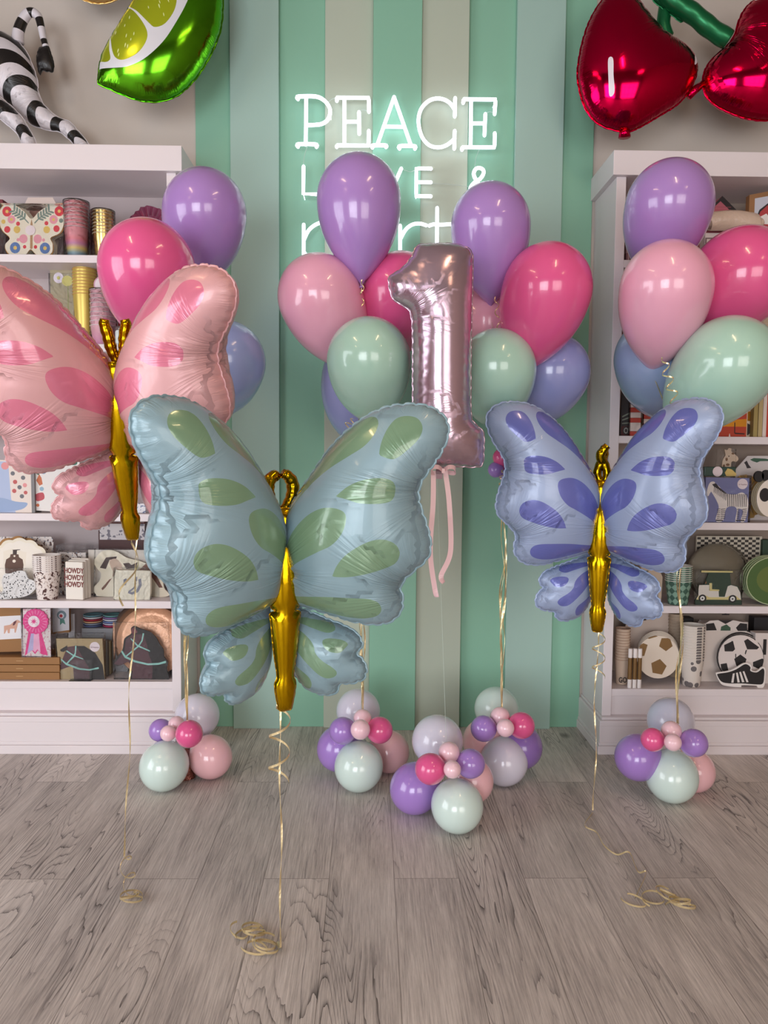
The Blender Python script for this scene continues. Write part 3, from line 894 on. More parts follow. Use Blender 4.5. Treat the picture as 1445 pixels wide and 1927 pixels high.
# curls tied to bouquets
t = thing('ribbon_curl', 'curly gold ribbon hanging from the pink balloon at the right bookcase', 'ribbon', Pb(1258, 672, 2.45))
rib(t, curl(P(1246, 672, 2.45), P(1272, 762, 2.45), .022, 3.4, 80, .5, .026), .0045, 'ribbon_strand', turns=0, wd=(0, 0, 1))
t = thing('ribbon_curl', 'gold ribbon curl below the left mint balloon', 'ribbon', Pb(660, 790, 2.6))
rib(t, curl(P(664, 788, 2.6), P(652, 806, 2.6), .016, 1.6, 40, .5), .0035, 'ribbon_strand', turns=0)
t = thing('ribbon_curl', 'gold ribbon curl below the purple balloon right of the number one', 'ribbon', Pb(935, 560, 2.7))
rib(t, curl(P(932, 558, 2.70), P(940, 618, 2.70), .011, 2.2, 50, .6), .0035, 'ribbon_strand', turns=0)
t = thing('ribbon_curl', 'gold ribbon curl under the tall purple balloon', 'ribbon', Pb(681, 530, 2.7))
rib(t, curl(P(681, 526, 2.70), P(681, 592, 2.72), .008, 2.5, 50, .6), .0035, 'ribbon_strand', turns=0)

# ------------------------------------------------------------------ foil butterflies
MPP = 1.8e-3
k4 = lambda pts: [((900 + x / 5.558 - 1131) * MPP * 1.05, (1000 - (740 + y / 5.558)) * MPP) for x, y in pts]
k6 = lambda pts: [((980 + x / 5.161 - 1131) * MPP, (1000 - (1020 + y / 5.161)) * MPP) for x, y in pts]
UW = k4([(1270, 1050), (1200, 885), (1060, 660), (900, 425), (740, 265), (600, 168), (480, 122), (350, 108), (220, 125), (125, 185), (82, 265), (85, 350), (110, 430), (150, 510),
         (205, 595), (255, 680), (278, 760), (265, 870), (225, 990), (197, 1110), (192, 1195), (220, 1275), (290, 1345), (365, 1425), (400, 1490), (385, 1565), (388, 1655), (430, 1730), (510, 1778), (610, 1790),
         (730, 1778), (860, 1742), (1010, 1705), (1150, 1670), (1212, 1652), (1216, 1550), (1200, 1400), (1222, 1290), (1258, 1170)])
US = [k4(p) for p in (
    [(225, 290), (260, 225), (330, 205), (400, 225), (450, 300), (482, 400), (492, 490), (492, 490), (435, 515), (385, 515), (310, 450), (245, 370)],
    [(518, 270), (540, 220), (590, 208), (660, 236), (760, 312), (880, 432), (1000, 585), (1110, 750), (1200, 905), (1250, 1010), (1268, 1080), (1262, 1150), (1200, 1010), (1110, 860), (990, 722), (850, 600), (700, 500), (600, 430), (540, 350)],
    [(390, 760), (395, 690), (440, 660), (520, 658), (600, 675), (690, 720), (770, 792), (770, 792), (690, 812), (600, 838), (480, 840), (410, 820)],
    [(690, 960), (710, 900), (790, 875), (880, 885), (980, 940), (1080, 1040), (1150, 1150), (1188, 1270), (1196, 1398), (1100, 1320), (1000, 1260), (890, 1200), (790, 1145), (720, 1060)],
    [(357, 1210), (375, 1140), (440, 1100), (520, 1105), (610, 1150), (700, 1220), (760, 1300), (795, 1380), (795, 1380), (700, 1380), (590, 1360), (480, 1325), (390, 1280)],
    [(495, 1640), (510, 1580), (570, 1550), (700, 1543), (850, 1545), (1000, 1560), (1205, 1588), (1205, 1608), (1050, 1640), (900, 1680), (750, 1710), (620, 1715), (530, 1690)])]
LW = k6([(715, 105), (690, 122), (560, 165), (420, 215), (290, 258), (190, 308), (142, 370), (148, 425), (182, 465), (130, 515), (105, 585), (125, 650), (180, 682), (250, 697), (305, 705), (312, 745), (350, 785), (420, 797), (500, 780),
         (570, 740), (630, 670), (672, 590), (690, 500), (702, 380), (712, 240)])
LS = [k6(p) for p in (
    [(310, 280), (350, 245), (450, 220), (560, 205), (655, 208), (650, 230), (560, 245), (450, 275), (360, 300)],
    [(215, 375), (260, 345), (340, 335), (382, 350), (370, 390), (330, 425), (265, 435), (235, 410)],
    [(670, 258), (560, 290), (480, 340), (440, 390), (425, 440), (380, 490), (310, 540), (280, 580), (300, 615), (350, 628), (400, 605), (460, 550), (540, 470), (600, 400), (655, 330)],
    [(695, 410), (640, 500), (560, 570), (490, 620), (468, 670), (480, 715), (515, 735), (570, 700), (620, 640), (660, 580), (705, 500)])]
mir = lambda pts: [(-x, z) for x, z in pts][::-1]
zz = lambda py: (1000 - py) * MPP
def hw(px): return px / 2 * MPP
BODY_P = [(903, 16), (912, 24), (925, 26), (940, 20), (960, 33), (990, 44), (1020, 44), (1040, 38), (1045, 27), (1049, 42), (1060, 39), (1085, 35), (1110, 30), (1130, 24), (1140, 23), (1148, 29), (1158, 28), (1168, 25), (1178, 21), (1187, 15)]
BODY = [(-hw(w), zz(y)) for y, w in BODY_P] + [(hw(w), zz(y)) for y, w in BODY_P[::-1]]
GOLD = foil('gold_foil', (186, 146, 12), 0.14, 1.0, .25, freq=40)
wing_cache = {}
def butterfly(label, base_px, Y, yaw, pitch, alpha, base_m, spot_m, roll=0.0, ant=0, scale=1.0, lalpha=None):
    c = P(base_px[0], base_px[1], Y)
    t = thing('butterfly_balloon', label, 'foil balloon', tuple(c), (Matrix.Rotation(roll, 3, 'Y') @ Matrix.Rotation(pitch, 3, 'X') @ Matrix.Rotation(yaw, 3, 'Z')).to_euler())
    t.scale = (1, 1, scale)
    lal = alpha if lalpha is None else lalpha
    specs = [('upper_wing', UW, US, .118, 0.0, 0), ('lower_wing', LW, LS, .060, .045, 0)]
    for nm, out, sp_, H, dy, _ in specs:
        for side in (-1, 1):
            key = (nm, side)
            if key not in wing_cache:
                o_ = out if side < 0 else mir(out); s_ = sp_ if side < 0 else [mir(q) for q in sp_]
                ob = inflated(nm, o_, [base_m, spot_m], H, [(q, 1) for q in s_], t, seed=3 if nm[0] == 'u' else 5, crease=.42 if nm[0] == 'u' else .34, notch=.0055, flange=.0045,
                              sp=.030 if nm[0] == 'u' else .022, step=.006, grid=.0115, fanamp=1.0 if nm[0] == 'u' else .22)
                wing_cache[key] = ob.data
            else:
                me = wing_cache[key].copy(); me.materials[0] = base_m; me.materials[1] = spot_m
                ob = link(nm, me, t)
            a = alpha if side < 0 else lal
            ob.rotation_euler.z = -a if side > 0 else a
            ob.location = (0, dy, 0)
    if 'body' not in wing_cache:
        bo = inflated('body', BODY, [GOLD], .030, [], t, step=.004, grid=.006, crease=.04, sp=.02, flange=.0015, notch=0, seed=9, fanamp=.15, seamamp=.1)
        wing_cache['body'] = bo.data
    else: bo = link('body', wing_cache['body'], t)
    bo.location = (0, -.046, 0)
    # antennae: two stubby crumpled foil tubes
    for s in (-1, 1):
        if ant == 0: pts = [(s * .006, 0, zz(908)), (s * .020, 0, zz(897)), (s * .030, .0, zz(883)), (s * .029, 0, zz(868)), (s * .016, -.006 * s, zz(858)), (s * .004, -.01 * s, zz(858 - 3 * s))]
        elif ant == 1: pts = [(s * .006, 0, zz(906)), (s * .014, 0, zz(893)), (s * .019, 0, zz(880)), (s * .022, .0, zz(866)), (s * .028, 0, zz(850)), (s * .026, -.0, zz(842))]
        else: pts = [(s * .005, 0, zz(908)), (s * .016 - .002, 0, zz(890)), (s * .006 - .002, 0, zz(872)), (s * -.004 - .004, -.014 * s, zz(858)), (.002, -.014 * s, zz(846)), (.008 + s * .006, -.012 * s, zz(838))]
        pp = spline(pts, 6, closed=False)
        rad = [(.0115 + .0045 * math.sin(PI * k / len(pp))) * (1 + .05 * math.sin(k * 1.3)) for k in range(len(pp))]
        b = MB(); b.tube(pp, rad, 14); b.build('antenna', GOLD, t, smooth=True)
    return t
FB = lambda n, c: foil('foil_' + n, c, .38, .12, 1.0, coat=.22)
FS = lambda n, c: foil('foil_' + n, c, .22, .12, 1.0, coat=.6)
g = butterfly('large pale aqua foil butterfly with sage green spots, nearest the camera', (528, 1083), 1.87, math.radians(20), 0, math.radians(30), FB('aqua', (140, 168, 178)), FS('sage', (122, 154, 124)), ant=0, scale=.955, lalpha=math.radians(35))
p = butterfly('pink foil butterfly with darker pink spots in front of the left bookcase', (236, 795), 2.13, math.radians(0), math.radians(16), math.radians(30), FB('shell_pink', (213, 160, 161)), FS('rose', (214, 118, 142)), ant=1, scale=.97)
u = butterfly('pale blue foil butterfly with violet blue spots in front of the right bookcase', (1131, 1000), 2.60, math.radians(-22), 0, math.radians(29), FB('ice_blue', (160, 177, 210)), FS('iris', (104, 112, 186)), ant=2)
bpy.context.view_layer.update()
def tail(t, z): return t.matrix_basis @ Vector((0, .005, z))
# butterfly ribbons: straight line to the floor, curls, and a coil lying on the floor
def kids_ribbon(t, polys):
    for q in polys:
        pts, kw = q
        inv = t.matrix_basis.inverted()
        b = MB(); b.strip([inv @ Vector(p_) for p_ in pts], kw.get('w', .005), kw.get('wd', (1, .2, 0)), twist=(lambda s: kw['turns'] * 2 * PI * s) if kw.get('turns') else None)
        b.build('ribbon', GOLD_R, t)
def floor_coil(px, py, r, turns, rise=.02, n=70, squash=1.0, drift=(0, 0), ph=0):
    c = PF(px, py); out = []
    for k in range(n + 1):
        t_ = k / n; a = ph + 2 * PI * turns * t_; r_ = r * (1.1 + .28 * math.sin(3.1 * t_ * turns + ph))
        out.append(Vector((c.x + r_ * math.cos(a) + .008 * math.sin(5 * t_), c.y + r_ * math.sin(a) * squash + .008 * math.cos(4 * t_), .005 + (rise * 1.6) * (0.5 - 0.5 * math.cos(a * .83 + ph)) * (.35 + .65 * t_) )))
    return out
tg = tail(g, zz(1183)); fl = PF(528, 1790)
kids_ribbon(g, [(wob(tg, fl + Vector((0, 0, .01)), 50, .003, 3), dict(turns=2)),
                (curl(tg, P(524, 1474, tg.y), .026, 2.6, 90, 1.0), dict(wd=(0, 0, 1), w=.006)),
                (wob(fl + Vector((0, 0, .008)), PF(522, 1772, .012), 8, .001, 1), dict()),
                (floor_coil(474, 1762, .024, 2.6, .022), dict(wd=(0, 0, 1), w=.006)),
                (floor_coil(498, 1788, .027, 2.3, .02, ph=1), dict(wd=(0, 0, 1), w=.006)),
                (floor_coil(455, 1758, .030, .7, .018, ph=2, squash=.6), dict(wd=(0, 0, 1), w=.006)),
                (floor_coil(482, 1792, .034, .8, .012, ph=3, squash=.6), dict(wd=(0, 0, 1), w=.006))])
tp = tail(p, zz(1183)); fl = PF(234, 1618)
kids_ribbon(p, [(wob(tp, fl + Vector((0, 0, .01)), 50, .005, 5), dict(turns=2.5)),
                (curl(tp, P(232, 1143, tp.y), .020, 1.3, 60, .7, .020), dict(wd=(0, 0, 1), w=.0055)),
                (curl(fl + Vector((0, 0, .02)), PF(250, 1690, .03), .018, 2.6, 60, 1.0), dict(wd=(0, 0, 1), w=.004)),
                (floor_coil(245, 1697, .025, 2.2, .016), dict(wd=(0, 0, 1), w=.006))])
tu = tail(u, zz(1183)); fl = PF(1115, 1530)
kids_ribbon(u, [(wob(tu, fl + Vector((0, 0, .01)), 50, .006, 8), dict(turns=2)),
                (curl(tu, P(1126, 1275, tu.y), .022, 2.7, 70, 1.0), dict(wd=(0, 0, 1), w=.0045)),
                (spline([tuple(fl), tuple(PF(1100, 1553, .012)), tuple(PF(1122, 1566, .01)), tuple(PF(1136, 1590, .015)), tuple(PF(1160, 1608, .006)), tuple(PF(1184, 1604, .02)), tuple(PF(1200, 1640, .012)), tuple(PF(1216, 1642, .02)), tuple(PF(1195, 1690, .006))], 8, False), dict(wd=(0, 0, 1), w=.005)),
                (floor_coil(1195, 1702, .030, .9, .012, squash=.7, ph=2.6), dict(wd=(0, 0, 1), w=.005)),
                (floor_coil(1229, 1697, .026, 1.2, .014, ph=3), dict(wd=(0, 0, 1), w=.005)),
                (floor_coil(1255, 1697, .024, 1.8, .03, ph=1), dict(wd=(0, 0, 1), w=.005)),
                (floor_coil(1281, 1712, .026, 2.4, .024), dict(wd=(0, 0, 1), w=.006))])

# ------------------------------------------------------------------ number one
YN = 2.45; SN = YN / FPX
nc = P(832, 880, YN)
one = thing('number_balloon', 'satin mauve foil number one balloon with a pink bow', 'foil balloon', tuple(nc))
c5 = lambda pts: [((480 + x / 2.779 - 832) * SN, (880 - (480 + y / 2.779)) * SN) for x, y in pts]
ON = c5([(835, -22), (900, -32), (1000, -35), (1080, -20), (1115, 10), (1122, 80), (1120, 300), (1120, 600), (1125, 830), (1145, 880), (1190, 925), (1195, 1000), (1190, 1090), (1150, 1108),
         (1050, 1105), (960, 1110), (890, 1100), (800, 1105), (760, 1090), (755, 1000), (775, 920), (810, 870), (820, 800), (818, 600), (815, 400), (800, 310), (755, 275), (710, 240), (690, 160), (700, 130), (760, 90), (810, 30)])
MAUVE = foil('mauve_satin', (196, 170, 184), .2, .78, .5, coat=.2)
inflated('digit', ON, [MAUVE], .088, [], one, step=.006, grid=.011, crease=.2, sp=.03, seed=4, flange=.003, fanamp=.45, seamamp=.12)
b = MB(); b.strip([(-.012, -.03, .0), (-.012, -.035, -.02), (-.012, -.03, -.035)], .02); b.build('neck_tab', MAUVE, one)
bz = -.010
b = MB()
for s in (-1, 1):
    lp = [(0, -.03, bz), (s * .016, -.044, bz + .012), (s * .034, -.040, bz + .010), (s * .036, -.034, bz - .006), (s * .014, -.026, bz - .004), (0, -.03, bz)]
    b.strip(spline(lp, 6, False), .014, (0, 0.3, 1))
b.box(-.005, .005, -.04, -.03, bz - .007, bz + .007)
b.build('bow', RIB_P, one)
for x0, x1, x2, x3, y3, s in ((-18, -18, -22, -8, 237, 1), (4, 12, 16, 4, 210, -1)):
    pts = spline([(x0 * SN + .0, -.03, bz), (x1 * SN, -.035, bz - 60 * SN), (x2 * SN, -.03, bz - 150 * SN), (x3 * SN - .008, -.03, bz - y3 * .93 * SN), (x3 * SN + .0, -.03, bz - y3 * SN)], 10, False)
    b = MB(); b.strip(pts, .016, (1, 0, 0), twist=lambda q, s=s: s * max(0, q - .75) * 3.5); b.build('ribbon_tail', RIB_P, one)
b = MB(); b.tube([(-.018, 0, -.0), tuple(P(840, 1408, 2.45) - nc)], .0005, 5); b.build('clear_line', mat('clear_line', (200, 215, 205), .3), one)
# ------------------------------------------------------------------ foil balloons above the bookcases
def wallfoil(name, label, cx, cy, Y, rot=(0, 0, 0)):
    return thing(name, label, 'foil balloon', tuple(P(cx, cy, Y)), rot)
def lc(cx, cy, Y, ox=0, oy=0, s=1.0):
    k = Y / FPX
    return lambda pts: [((ox + x / s - cx) * k, (cy - (oy + y / s)) * k) for x, y in pts]
YL = 3.12
t = wallfoil('lime_slice_balloon', 'lime slice foil balloon on the wall above the left bookcase', 300, 60, YL)
q = lc(300, 60, YL, 0, 0, 3.01)
LO = q([(583, 490), (583, 490), (588, 430), (605, 345), (655, 240), (740, 90), (860, -110), (980, -300), (1060, -400), (1130, -440), (1130, -440), (1200, -300), (1235, -120), (1240, 30), (1222, 150), (1168, 280), (1095, 400), (1000, 500), (900, 546), (800, 553), (700, 530), (630, 506)])
PITH = q([(560, 400), (600, 425), (680, 433), (755, 425), (840, 382), (930, 295), (1000, 185), (1050, 85), (1085, -20), (1100, -160), (1090, -300), (1050, -420), (980, -320), (860, -130), (740, 80), (650, 230), (580, 340)])
SEGS = [q([(598, 385), (598, 385), (615, 325), (648, 235), (650, 330), (656, 388), (630, 400)]),
        q([(662, 222), (735, 88), (735, 88), (800, 170), (846, 250), (842, 305), (800, 362), (742, 393), (702, 396), (674, 370), (660, 300)]),
        q([(748, 82), (790, 2), (845, -95), (935, -80), (985, 0), (1000, 70), (985, 140), (940, 208), (890, 232), (860, 215), (800, 150)]),
        q([(870, -130), (960, -280), (1040, -380), (1060, -300), (1068, -180), (1040, -60), (1010, -40), (960, -100)])]
rr = random.Random(4); dashes = []
for k in range(64):
    x, y = rr.uniform(670, 980), rr.uniform(-60, 380)
    if any(inside(np.array(q([(x, y)])), sg)[0] and inside(np.array(q([(x + 14, y + 20)])), sg)[0] and inside(np.array(q([(x - 14, y - 20)])), sg)[0] for sg in SEGS):
        a = math.atan2(y - 60, x - 720) * .4 + 1.2
        L_ = rr.uniform(8, 15)
        dx, dy = math.cos(a), math.sin(a)
        dashes.append(q([(x + dx * L_, y + dy * L_), (x - dy * 3.5, y + dx * 3.5), (x - dx * L_, y - dy * L_), (x + dy * 3.5, y - dx * 3.5)]))
inflated('slice', LO, [foil('lime_green_foil', (96, 180, 30), .14, 1.0, 1.2), foil('lime_pith', (226, 226, 232), .3, .1), foil('lime_flesh', (204, 220, 44), .2, .7), foil('lime_seedlines', (226, 232, 170), .3, .2)],
         .105, [(PITH, 1)] + [(s_, 2) for s_ in SEGS] + [(d_, 3, False) for d_ in dashes], t, crease=.22, sp=.05, seed=8, step=.007, grid=.013)
t.rotation_euler = (0, 0, math.radians(12))

YCH = 3.10
t = wallfoil('cherries_balloon', 'red foil cherries balloon with green stem above the right bookcase', 1200, 100, YCH)
q = lc(1200, 100, YCH, 960, 0, 2.979)
C1 = q([(560, -20), (630, -35), (690, 5), (745, 75), (800, 145), (870, 205), (960, 250), (1020, 305), (1042, 370), (1030, 435), (990, 510), (930, 572), (850, 622), (770, 670), (700, 705), (640, 712), (600, 705),
        (540, 688), (480, 650), (430, 580), (402, 500), (388, 420), (395, 330), (415, 230), (450, 130), (500, 45)])
C2 = q([(1400, -5), (1335, 18), (1290, 60), (1260, 120), (1238, 200), (1190, 262), (1125, 320), (1085, 380), (1075, 450), (1100, 520), (1160, 570), (1250, 610), (1340, 635), (1450, 640), (1560, 600), (1640, 510), (1680, 390), (1670, 260), (1640, 130), (1560, 40), (1480, 0)])
REDF = foil('cherry_red_foil', (204, 4, 62), .11, 1.0, 1.3); WF = foil('printed_white', (236, 228, 236), .3, .0)
inflated('cherry', C1, [REDF, WF], .115, [(q([(515, 400), (538, 398), (545, 480), (557, 560), (535, 575), (522, 500)]), 1), (q([(1012, 310), (1028, 320), (1022, 365), (1002, 385), (1004, 355)]), 1)], t, crease=.3, sp=.035, seed=12)
inflated('cherry', C2, [REDF, WF], .115, [(q([(1330, 30), (1390, 10), (1400, 18), (1340, 36)]), 1)], t, crease=.3, sp=.035, seed=13)
GF = foil('stem_green_foil', (24, 110, 66), .3, .55, 1.0)
def fo(p, y=0.0): return [(x, y, z) for x, z in p]
b = MB(); pp = spline(fo(q([(700, -120), (800, -40), (900, 45), (1000, 105), (1100, 180), (1195, 235)]), -.02), 8, False)
b.tube(pp, [.036 * (1 + .035 * math.sin(k * .9)) for k in range(len(pp))], 18); b.build('stem', GF, t, smooth=True)
b = MB(); pp = spline(fo(q([(870, 20), (862, 90), (862, 140), (885, 200)]), .02), 8, False)
b.tube(pp, [.030, *[.026] * (len(pp) - 2), .018], 16); b.build('stem', GF, t, smooth=True)
inflated('leaf', q([(750, -60), (820, -90), (960, -60), (995, -20), (985, 60), (950, 130), (900, 100), (840, 60), (790, 20)]), [GF], .03, [], t, crease=.3, seed=14)
b = MB(); pp = fo(q([(1000, 525), (1040, 480), (1085, 445)])); b.tube(pp, [.012, .016, .012], 10); b.build('joining_tab', REDF, t, smooth=True)
b = MB(); b.tube(fo(q([(655, 700), (655, 742)])), [.02, .024], 10); b.build('neck_tab', REDF, t, smooth=True)

YZ = 3.22
t = wallfoil('zebra_balloon', 'black and white striped zebra foil balloon standing on top of the left bookcase', 60, 312, YZ)
q = lc(60, 312, YZ, 0, 0, 6.568)
ZW = foil('zebra_white', (222, 216, 222), .38, .05, .7); ZB = foil('zebra_black', (26, 22, 22), .3, .1, .7)
BODYZ = q([(-900, 700), (-700, 480), (-350, 430), (0, 495), (150, 555), (280, 640), (370, 760), (430, 900), (480, 1060), (490, 1200), (545, 1330), (640, 1430), (730, 1490), (850, 1535), (960, 1650), (1075, 1790), (1120, 1900), (1140, 2045), (960, 2045), (940, 1880),
            (885, 1780), (820, 1720), (740, 1655), (640, 1640), (500, 1610), (380, 1560), (250, 1440), (130, 1370), (40, 1310), (-200, 1290), (-500, 1300), (-800, 1200)])
ST = [[(-900, 560), (-400, 520), (0, 550), (120, 562), (250, 620), (360, 730), (440, 900), (380, 820), (300, 740), (200, 682), (100, 668), (0, 710), (-400, 800), (-900, 900)],
      [(-60, 1060), (0, 960), (60, 890), (150, 830), (260, 818), (360, 855), (440, 940), (500, 1060), (420, 1005), (330, 965), (230, 978), (130, 1040), (68, 1142), (0, 1090)],
      [(128, 1360), (150, 1250), (210, 1160), (300, 1100), (400, 1082), (460, 1105), (500, 1205), (400, 1190), (310, 1212), (240, 1282), (208, 1420)],
      [(388, 1580), (390, 1470), (430, 1390), (480, 1335), (560, 1330), (600, 1400), (530, 1402), (500, 1450), (490, 1530), (512, 1640)],
      [(640, 1660), (655, 1560), (700, 1495), (780, 1482), (870, 1535), (790, 1532), (750, 1590), (738, 1680)],
      [(820, 1740), (880, 1660), (960, 1640), (1020, 1700), (1080, 1790), (1000, 1742), (930, 1732), (900, 1800)]]
inflated('body', BODYZ, [ZW, ZB], .10, [(q(s_), 1) for s_ in ST], t, crease=.15, sp=.06, seed=21, step=.006, grid=.011, flange=.003)
L2 = q([(-300, 1250), (0, 1288), (150, 1370), (300, 1490), (400, 1600), (470, 1720), (540, 1850), (560, 2045), (400, 2045), (380, 1870), (330, 1770), (240, 1690), (130, 1605), (0, 1550), (-300, 1500)])
o = inflated('leg', L2, [ZW, ZB], .045, [(q([(-20, 1510), (60, 1435), (170, 1425), (270, 1468), (370, 1580), (220, 1570), (130, 1620), (40, 1590)]), 1), (q([(330, 1790), (370, 1720), (430, 1690), (500, 1740), (520, 1830), (440, 1790), (380, 1880)]), 1)], t, crease=.15, sp=.05, seed=22, flange=.003)
o.location = (0, -.08, 0)
pp = spline(fo(q([(262, 640), (272, 520), (318, 400), (385, 310), (450, 296), (508, 340), (538, 450), (560, 570), (588, 680)])), 8, False)
n_ = len(pp)
b = MB(); b.tube(pp, [max(.012, .024 - .013 * k / n_) for k in range(n_)], 14, mfun=lambda k: 1 if (k / n_ * 8) % 2 > 1.1 and k / n_ < .95 else 0)
b.build('tail', [ZW, ZB], t, smooth=True)
inflated('tail_tuft', q([(560, 680), (610, 662), (650, 760), (680, 880), (665, 968), (640, 968), (620, 955), (600, 968), (560, 948), (535, 960), (518, 1003), (490, 930), (480, 800), (510, 700)]), [ZB], .022, [], t, crease=.5, sp=.02, seed=23, flange=.002, grid=.008)
t = wallfoil('round_balloon', 'gold foil balloon cut off by the top edge of the picture at left', 185, -58, 3.2)
inflated('disc', circ(0, 0, .14, .13, 20), [foil('pale_gold_foil', (206, 170, 110), .25, .9)], .07, [], t, crease=.3, sp=.03, seed=30)

# ------------------------------------------------------------------ shelf goods
ORD = ['bottom', 'second from bottom', 'third from bottom', 'fourth from bottom', 'fifth from bottom', 'sixth from bottom', 'seventh from bottom', 'eighth from bottom', 'ninth from bottom', 'tenth from bottom',
       'eleventh from bottom', 'twelfth from bottom', 'thirteenth from bottom', 'fourteenth from bottom']
KW = .95
def shelfz(side, k): return (LT if side == 'L' else RT)[k]
def goods(name, label, cat, px, Y, z, rot=(0, 0, 0), group=None):
    x = P(px, 864, Y).x
    # follow the camera roll so that the item sits where the picture shows it
    yy = 864 + (1.2 - z) / Y * FPX
    x = P(px, yy, Y).x
    return thing(name, label, cat, (x, Y, z + .0008), rot, group)
def uvmat(name, kind, a, b_, sx=6, sy=3, rough=.5, c_=None, thr=.30):
    """simple wrap-around print: uses object-space angle and height"""
    if name in MC: return MC[name]
    m = mat(name, a, rough); nt = m.node_tree; L = nt.links.new; bs = nt.nodes['Principled BSDF']
    tc = nt.nodes.new('ShaderNodeTexCoord'); mp = nt.nodes.new('ShaderNodeMapping'); L(tc.outputs['Object'], mp.inputs[0]); mp.inputs['Scale'].default_value = (sx, sx, sy)
    mx = nt.nodes.new('ShaderNodeMixRGB'); mx.inputs[1].default_value = rgb(*a); mx.inputs[2].default_value = rgb(*b_)
    if kind == 'blot':
        n = nt.nodes.new('ShaderNodeTexNoise'); n.inputs['Scale'].default_value = 1; n.inputs['Detail'].default_value = 1.5; L(mp.outputs[0], n.inputs['Vector'])
        g_ = nt.nodes.new('ShaderNodeMath'); g_.operation = 'GREATER_THAN'; g_.inputs[1].default_value = .58; L(n.outputs['Fac'], g_.inputs[0]); L(g_.outputs[0], mx.inputs[0])
        if c_:
            n2 = nt.nodes.new('ShaderNodeTexNoise'); n2.inputs['Scale'].default_value = 1.7; n2.inputs['Detail'].default_value = 1; L(mp.outputs[0], n2.inputs['Vector'])
            g2 = nt.nodes.new('ShaderNodeMath'); g2.operation = 'GREATER_THAN'; g2.inputs[1].default_value = .62; L(n2.outputs['Fac'], g2.inputs[0])
            m2 = nt.nodes.new('ShaderNodeMixRGB'); m2.inputs[2].default_value = rgb(*c_); L(g2.outputs[0], m2.inputs[0]); L(mx.outputs[0], m2.inputs[1]); L(m2.outputs[0], bs.inputs['Base Color'])
            MC[name] = m; return m
    elif kind == 'spots':
        n = nt.nodes.new('ShaderNodeTexVoronoi'); n.inputs['Scale'].default_value = 1; L(mp.outputs[0], n.inputs['Vector'])
        g_ = nt.nodes.new('ShaderNodeMath'); g_.operation = 'LESS_THAN'; g_.inputs[1].default_value = thr; L(n.outputs['Distance'], g_.inputs[0]); L(g_.outputs[0], mx.inputs[0])
    elif kind == 'check':
        n = nt.nodes.new('ShaderNodeTexChecker'); n.inputs['Scale'].default_value = 1; L(mp.outputs[0], n.inputs['Vector']); L(n.outputs['Fac'], mx.inputs[0])
    elif kind == 'argyle':
        sp = nt.nodes.new('ShaderNodeSeparateXYZ'); L(tc.outputs['Object'], sp.inputs[0])
        at = nt.nodes.new('ShaderNodeMath'); at.operation = 'ARCTAN2'; L(sp.outputs[0], at.inputs[0]); L(sp.outputs[1], at.inputs[1])
        def mm(op, x, y):
            n = nt.nodes.new('ShaderNodeMath'); n.operation = op
            for i, v in enumerate((x, y)):
                if isinstance(v, (int, float)): n.inputs[i].default_value = v
                else: L(v, n.inputs[i])
            return n.outputs[0]
        u_ = mm('MULTIPLY', at.outputs[0], sx / 6.2832); v_ = mm('MULTIPLY', sp.outputs[2], sy)
        A_ = mm('FLOOR', mm('ADD', u_, v_), 0); B2 = mm('FLOOR', mm('SUBTRACT', u_, v_), 0)
        r_ = mm('MODULO', mm('ABSOLUTE', mm('ADD', A_, B2), 0), 2.0)
        L(r_, mx.inputs[0])
    elif kind == 'bands':
        sp = nt.nodes.new('ShaderNodeSeparateXYZ'); L(tc.outputs['Object'], sp.inputs[0])
        cr = nt.nodes.new('ShaderNodeValToRGB'); mr = nt.nodes.new('ShaderNodeMapRange'); mr.inputs[2].default_value = sy; L(sp.outputs[2], mr.inputs[0]); L(mr.outputs[0], cr.inputs[0])
        el = cr.color_ramp.elements; el[0].color = rgb(*c_[0]); el[1].color = rgb(*c_[-1])
        for i, cc in enumerate(c_[1:-1]): k_ = el.new((i + 1) / (len(c_) - 1)); k_.color = rgb(*cc)
        L(cr.outputs[0], bs.inputs['Base Color']); MC[name] = m; return m
    elif kind == 'pleat':
        n = nt.nodes.new('ShaderNodeTexWave'); n.inputs['Scale'].default_value = 1; L(mp.outputs[0], n.inputs['Vector']); L(n.outputs['Fac'], mx.inputs[0])
    L(mx.outputs[0], bs.inputs['Base Color']); MC[name] = m
    return m
def cup_mesh(name, m, rimm, r1, r0_, h, parent=None, n=28):
    b = MB(); b.lathe([(.0005, .002), (r0_, .002), (r0_ * .99, 0), (r0_, .001), (r1, h - .003)], n, 0)
    b.lathe([(r1, h - .003), (r1 + .0018, h - .003), (r1 + .0022, h - .001), (r1 + .0012, h), (r1 - .0008, h - .0012)], n, 1)
    b.lathe([(r1 - .0008, h - .0012), (r0_ - .001, .004), (.0005, .004)], n, 2)
    return b.build(name, [m, rimm, rimm if not isinstance(rimm, tuple) else rimm], parent, smooth=True)
def cup_stack(what, where, px, ytop, ybot, w, Y, z, m, rimm, n, dy, group):
    """loose nested cups, each one a thing. pixels: top of the stack, bottom, width"""
    ybot = proj_y(px, Y, z)
    k = Y / FPX; H = (ybot - ytop) * k; dz = dy * k; h = H - dz * (n - 1); r1 = w / 2 * k
    base = goods('paper_cup', '', 'cup', px, Y, z)
    cup = cup_mesh('cup', m, rimm, r1, r1 * .74, h, None)
    x = base.location.copy(); bpy.data.objects.remove(base)
    me = cup.data; bpy.data.objects.remove(cup)
    for i in range(n):
        o = link('paper_cup', me); o.location = (x.x, x.y, x.z + dz * i)
        tag(o, '%s, %s, %s' % (what, 'top' if i == n - 1 else ORD[i], where), 'cup', group)
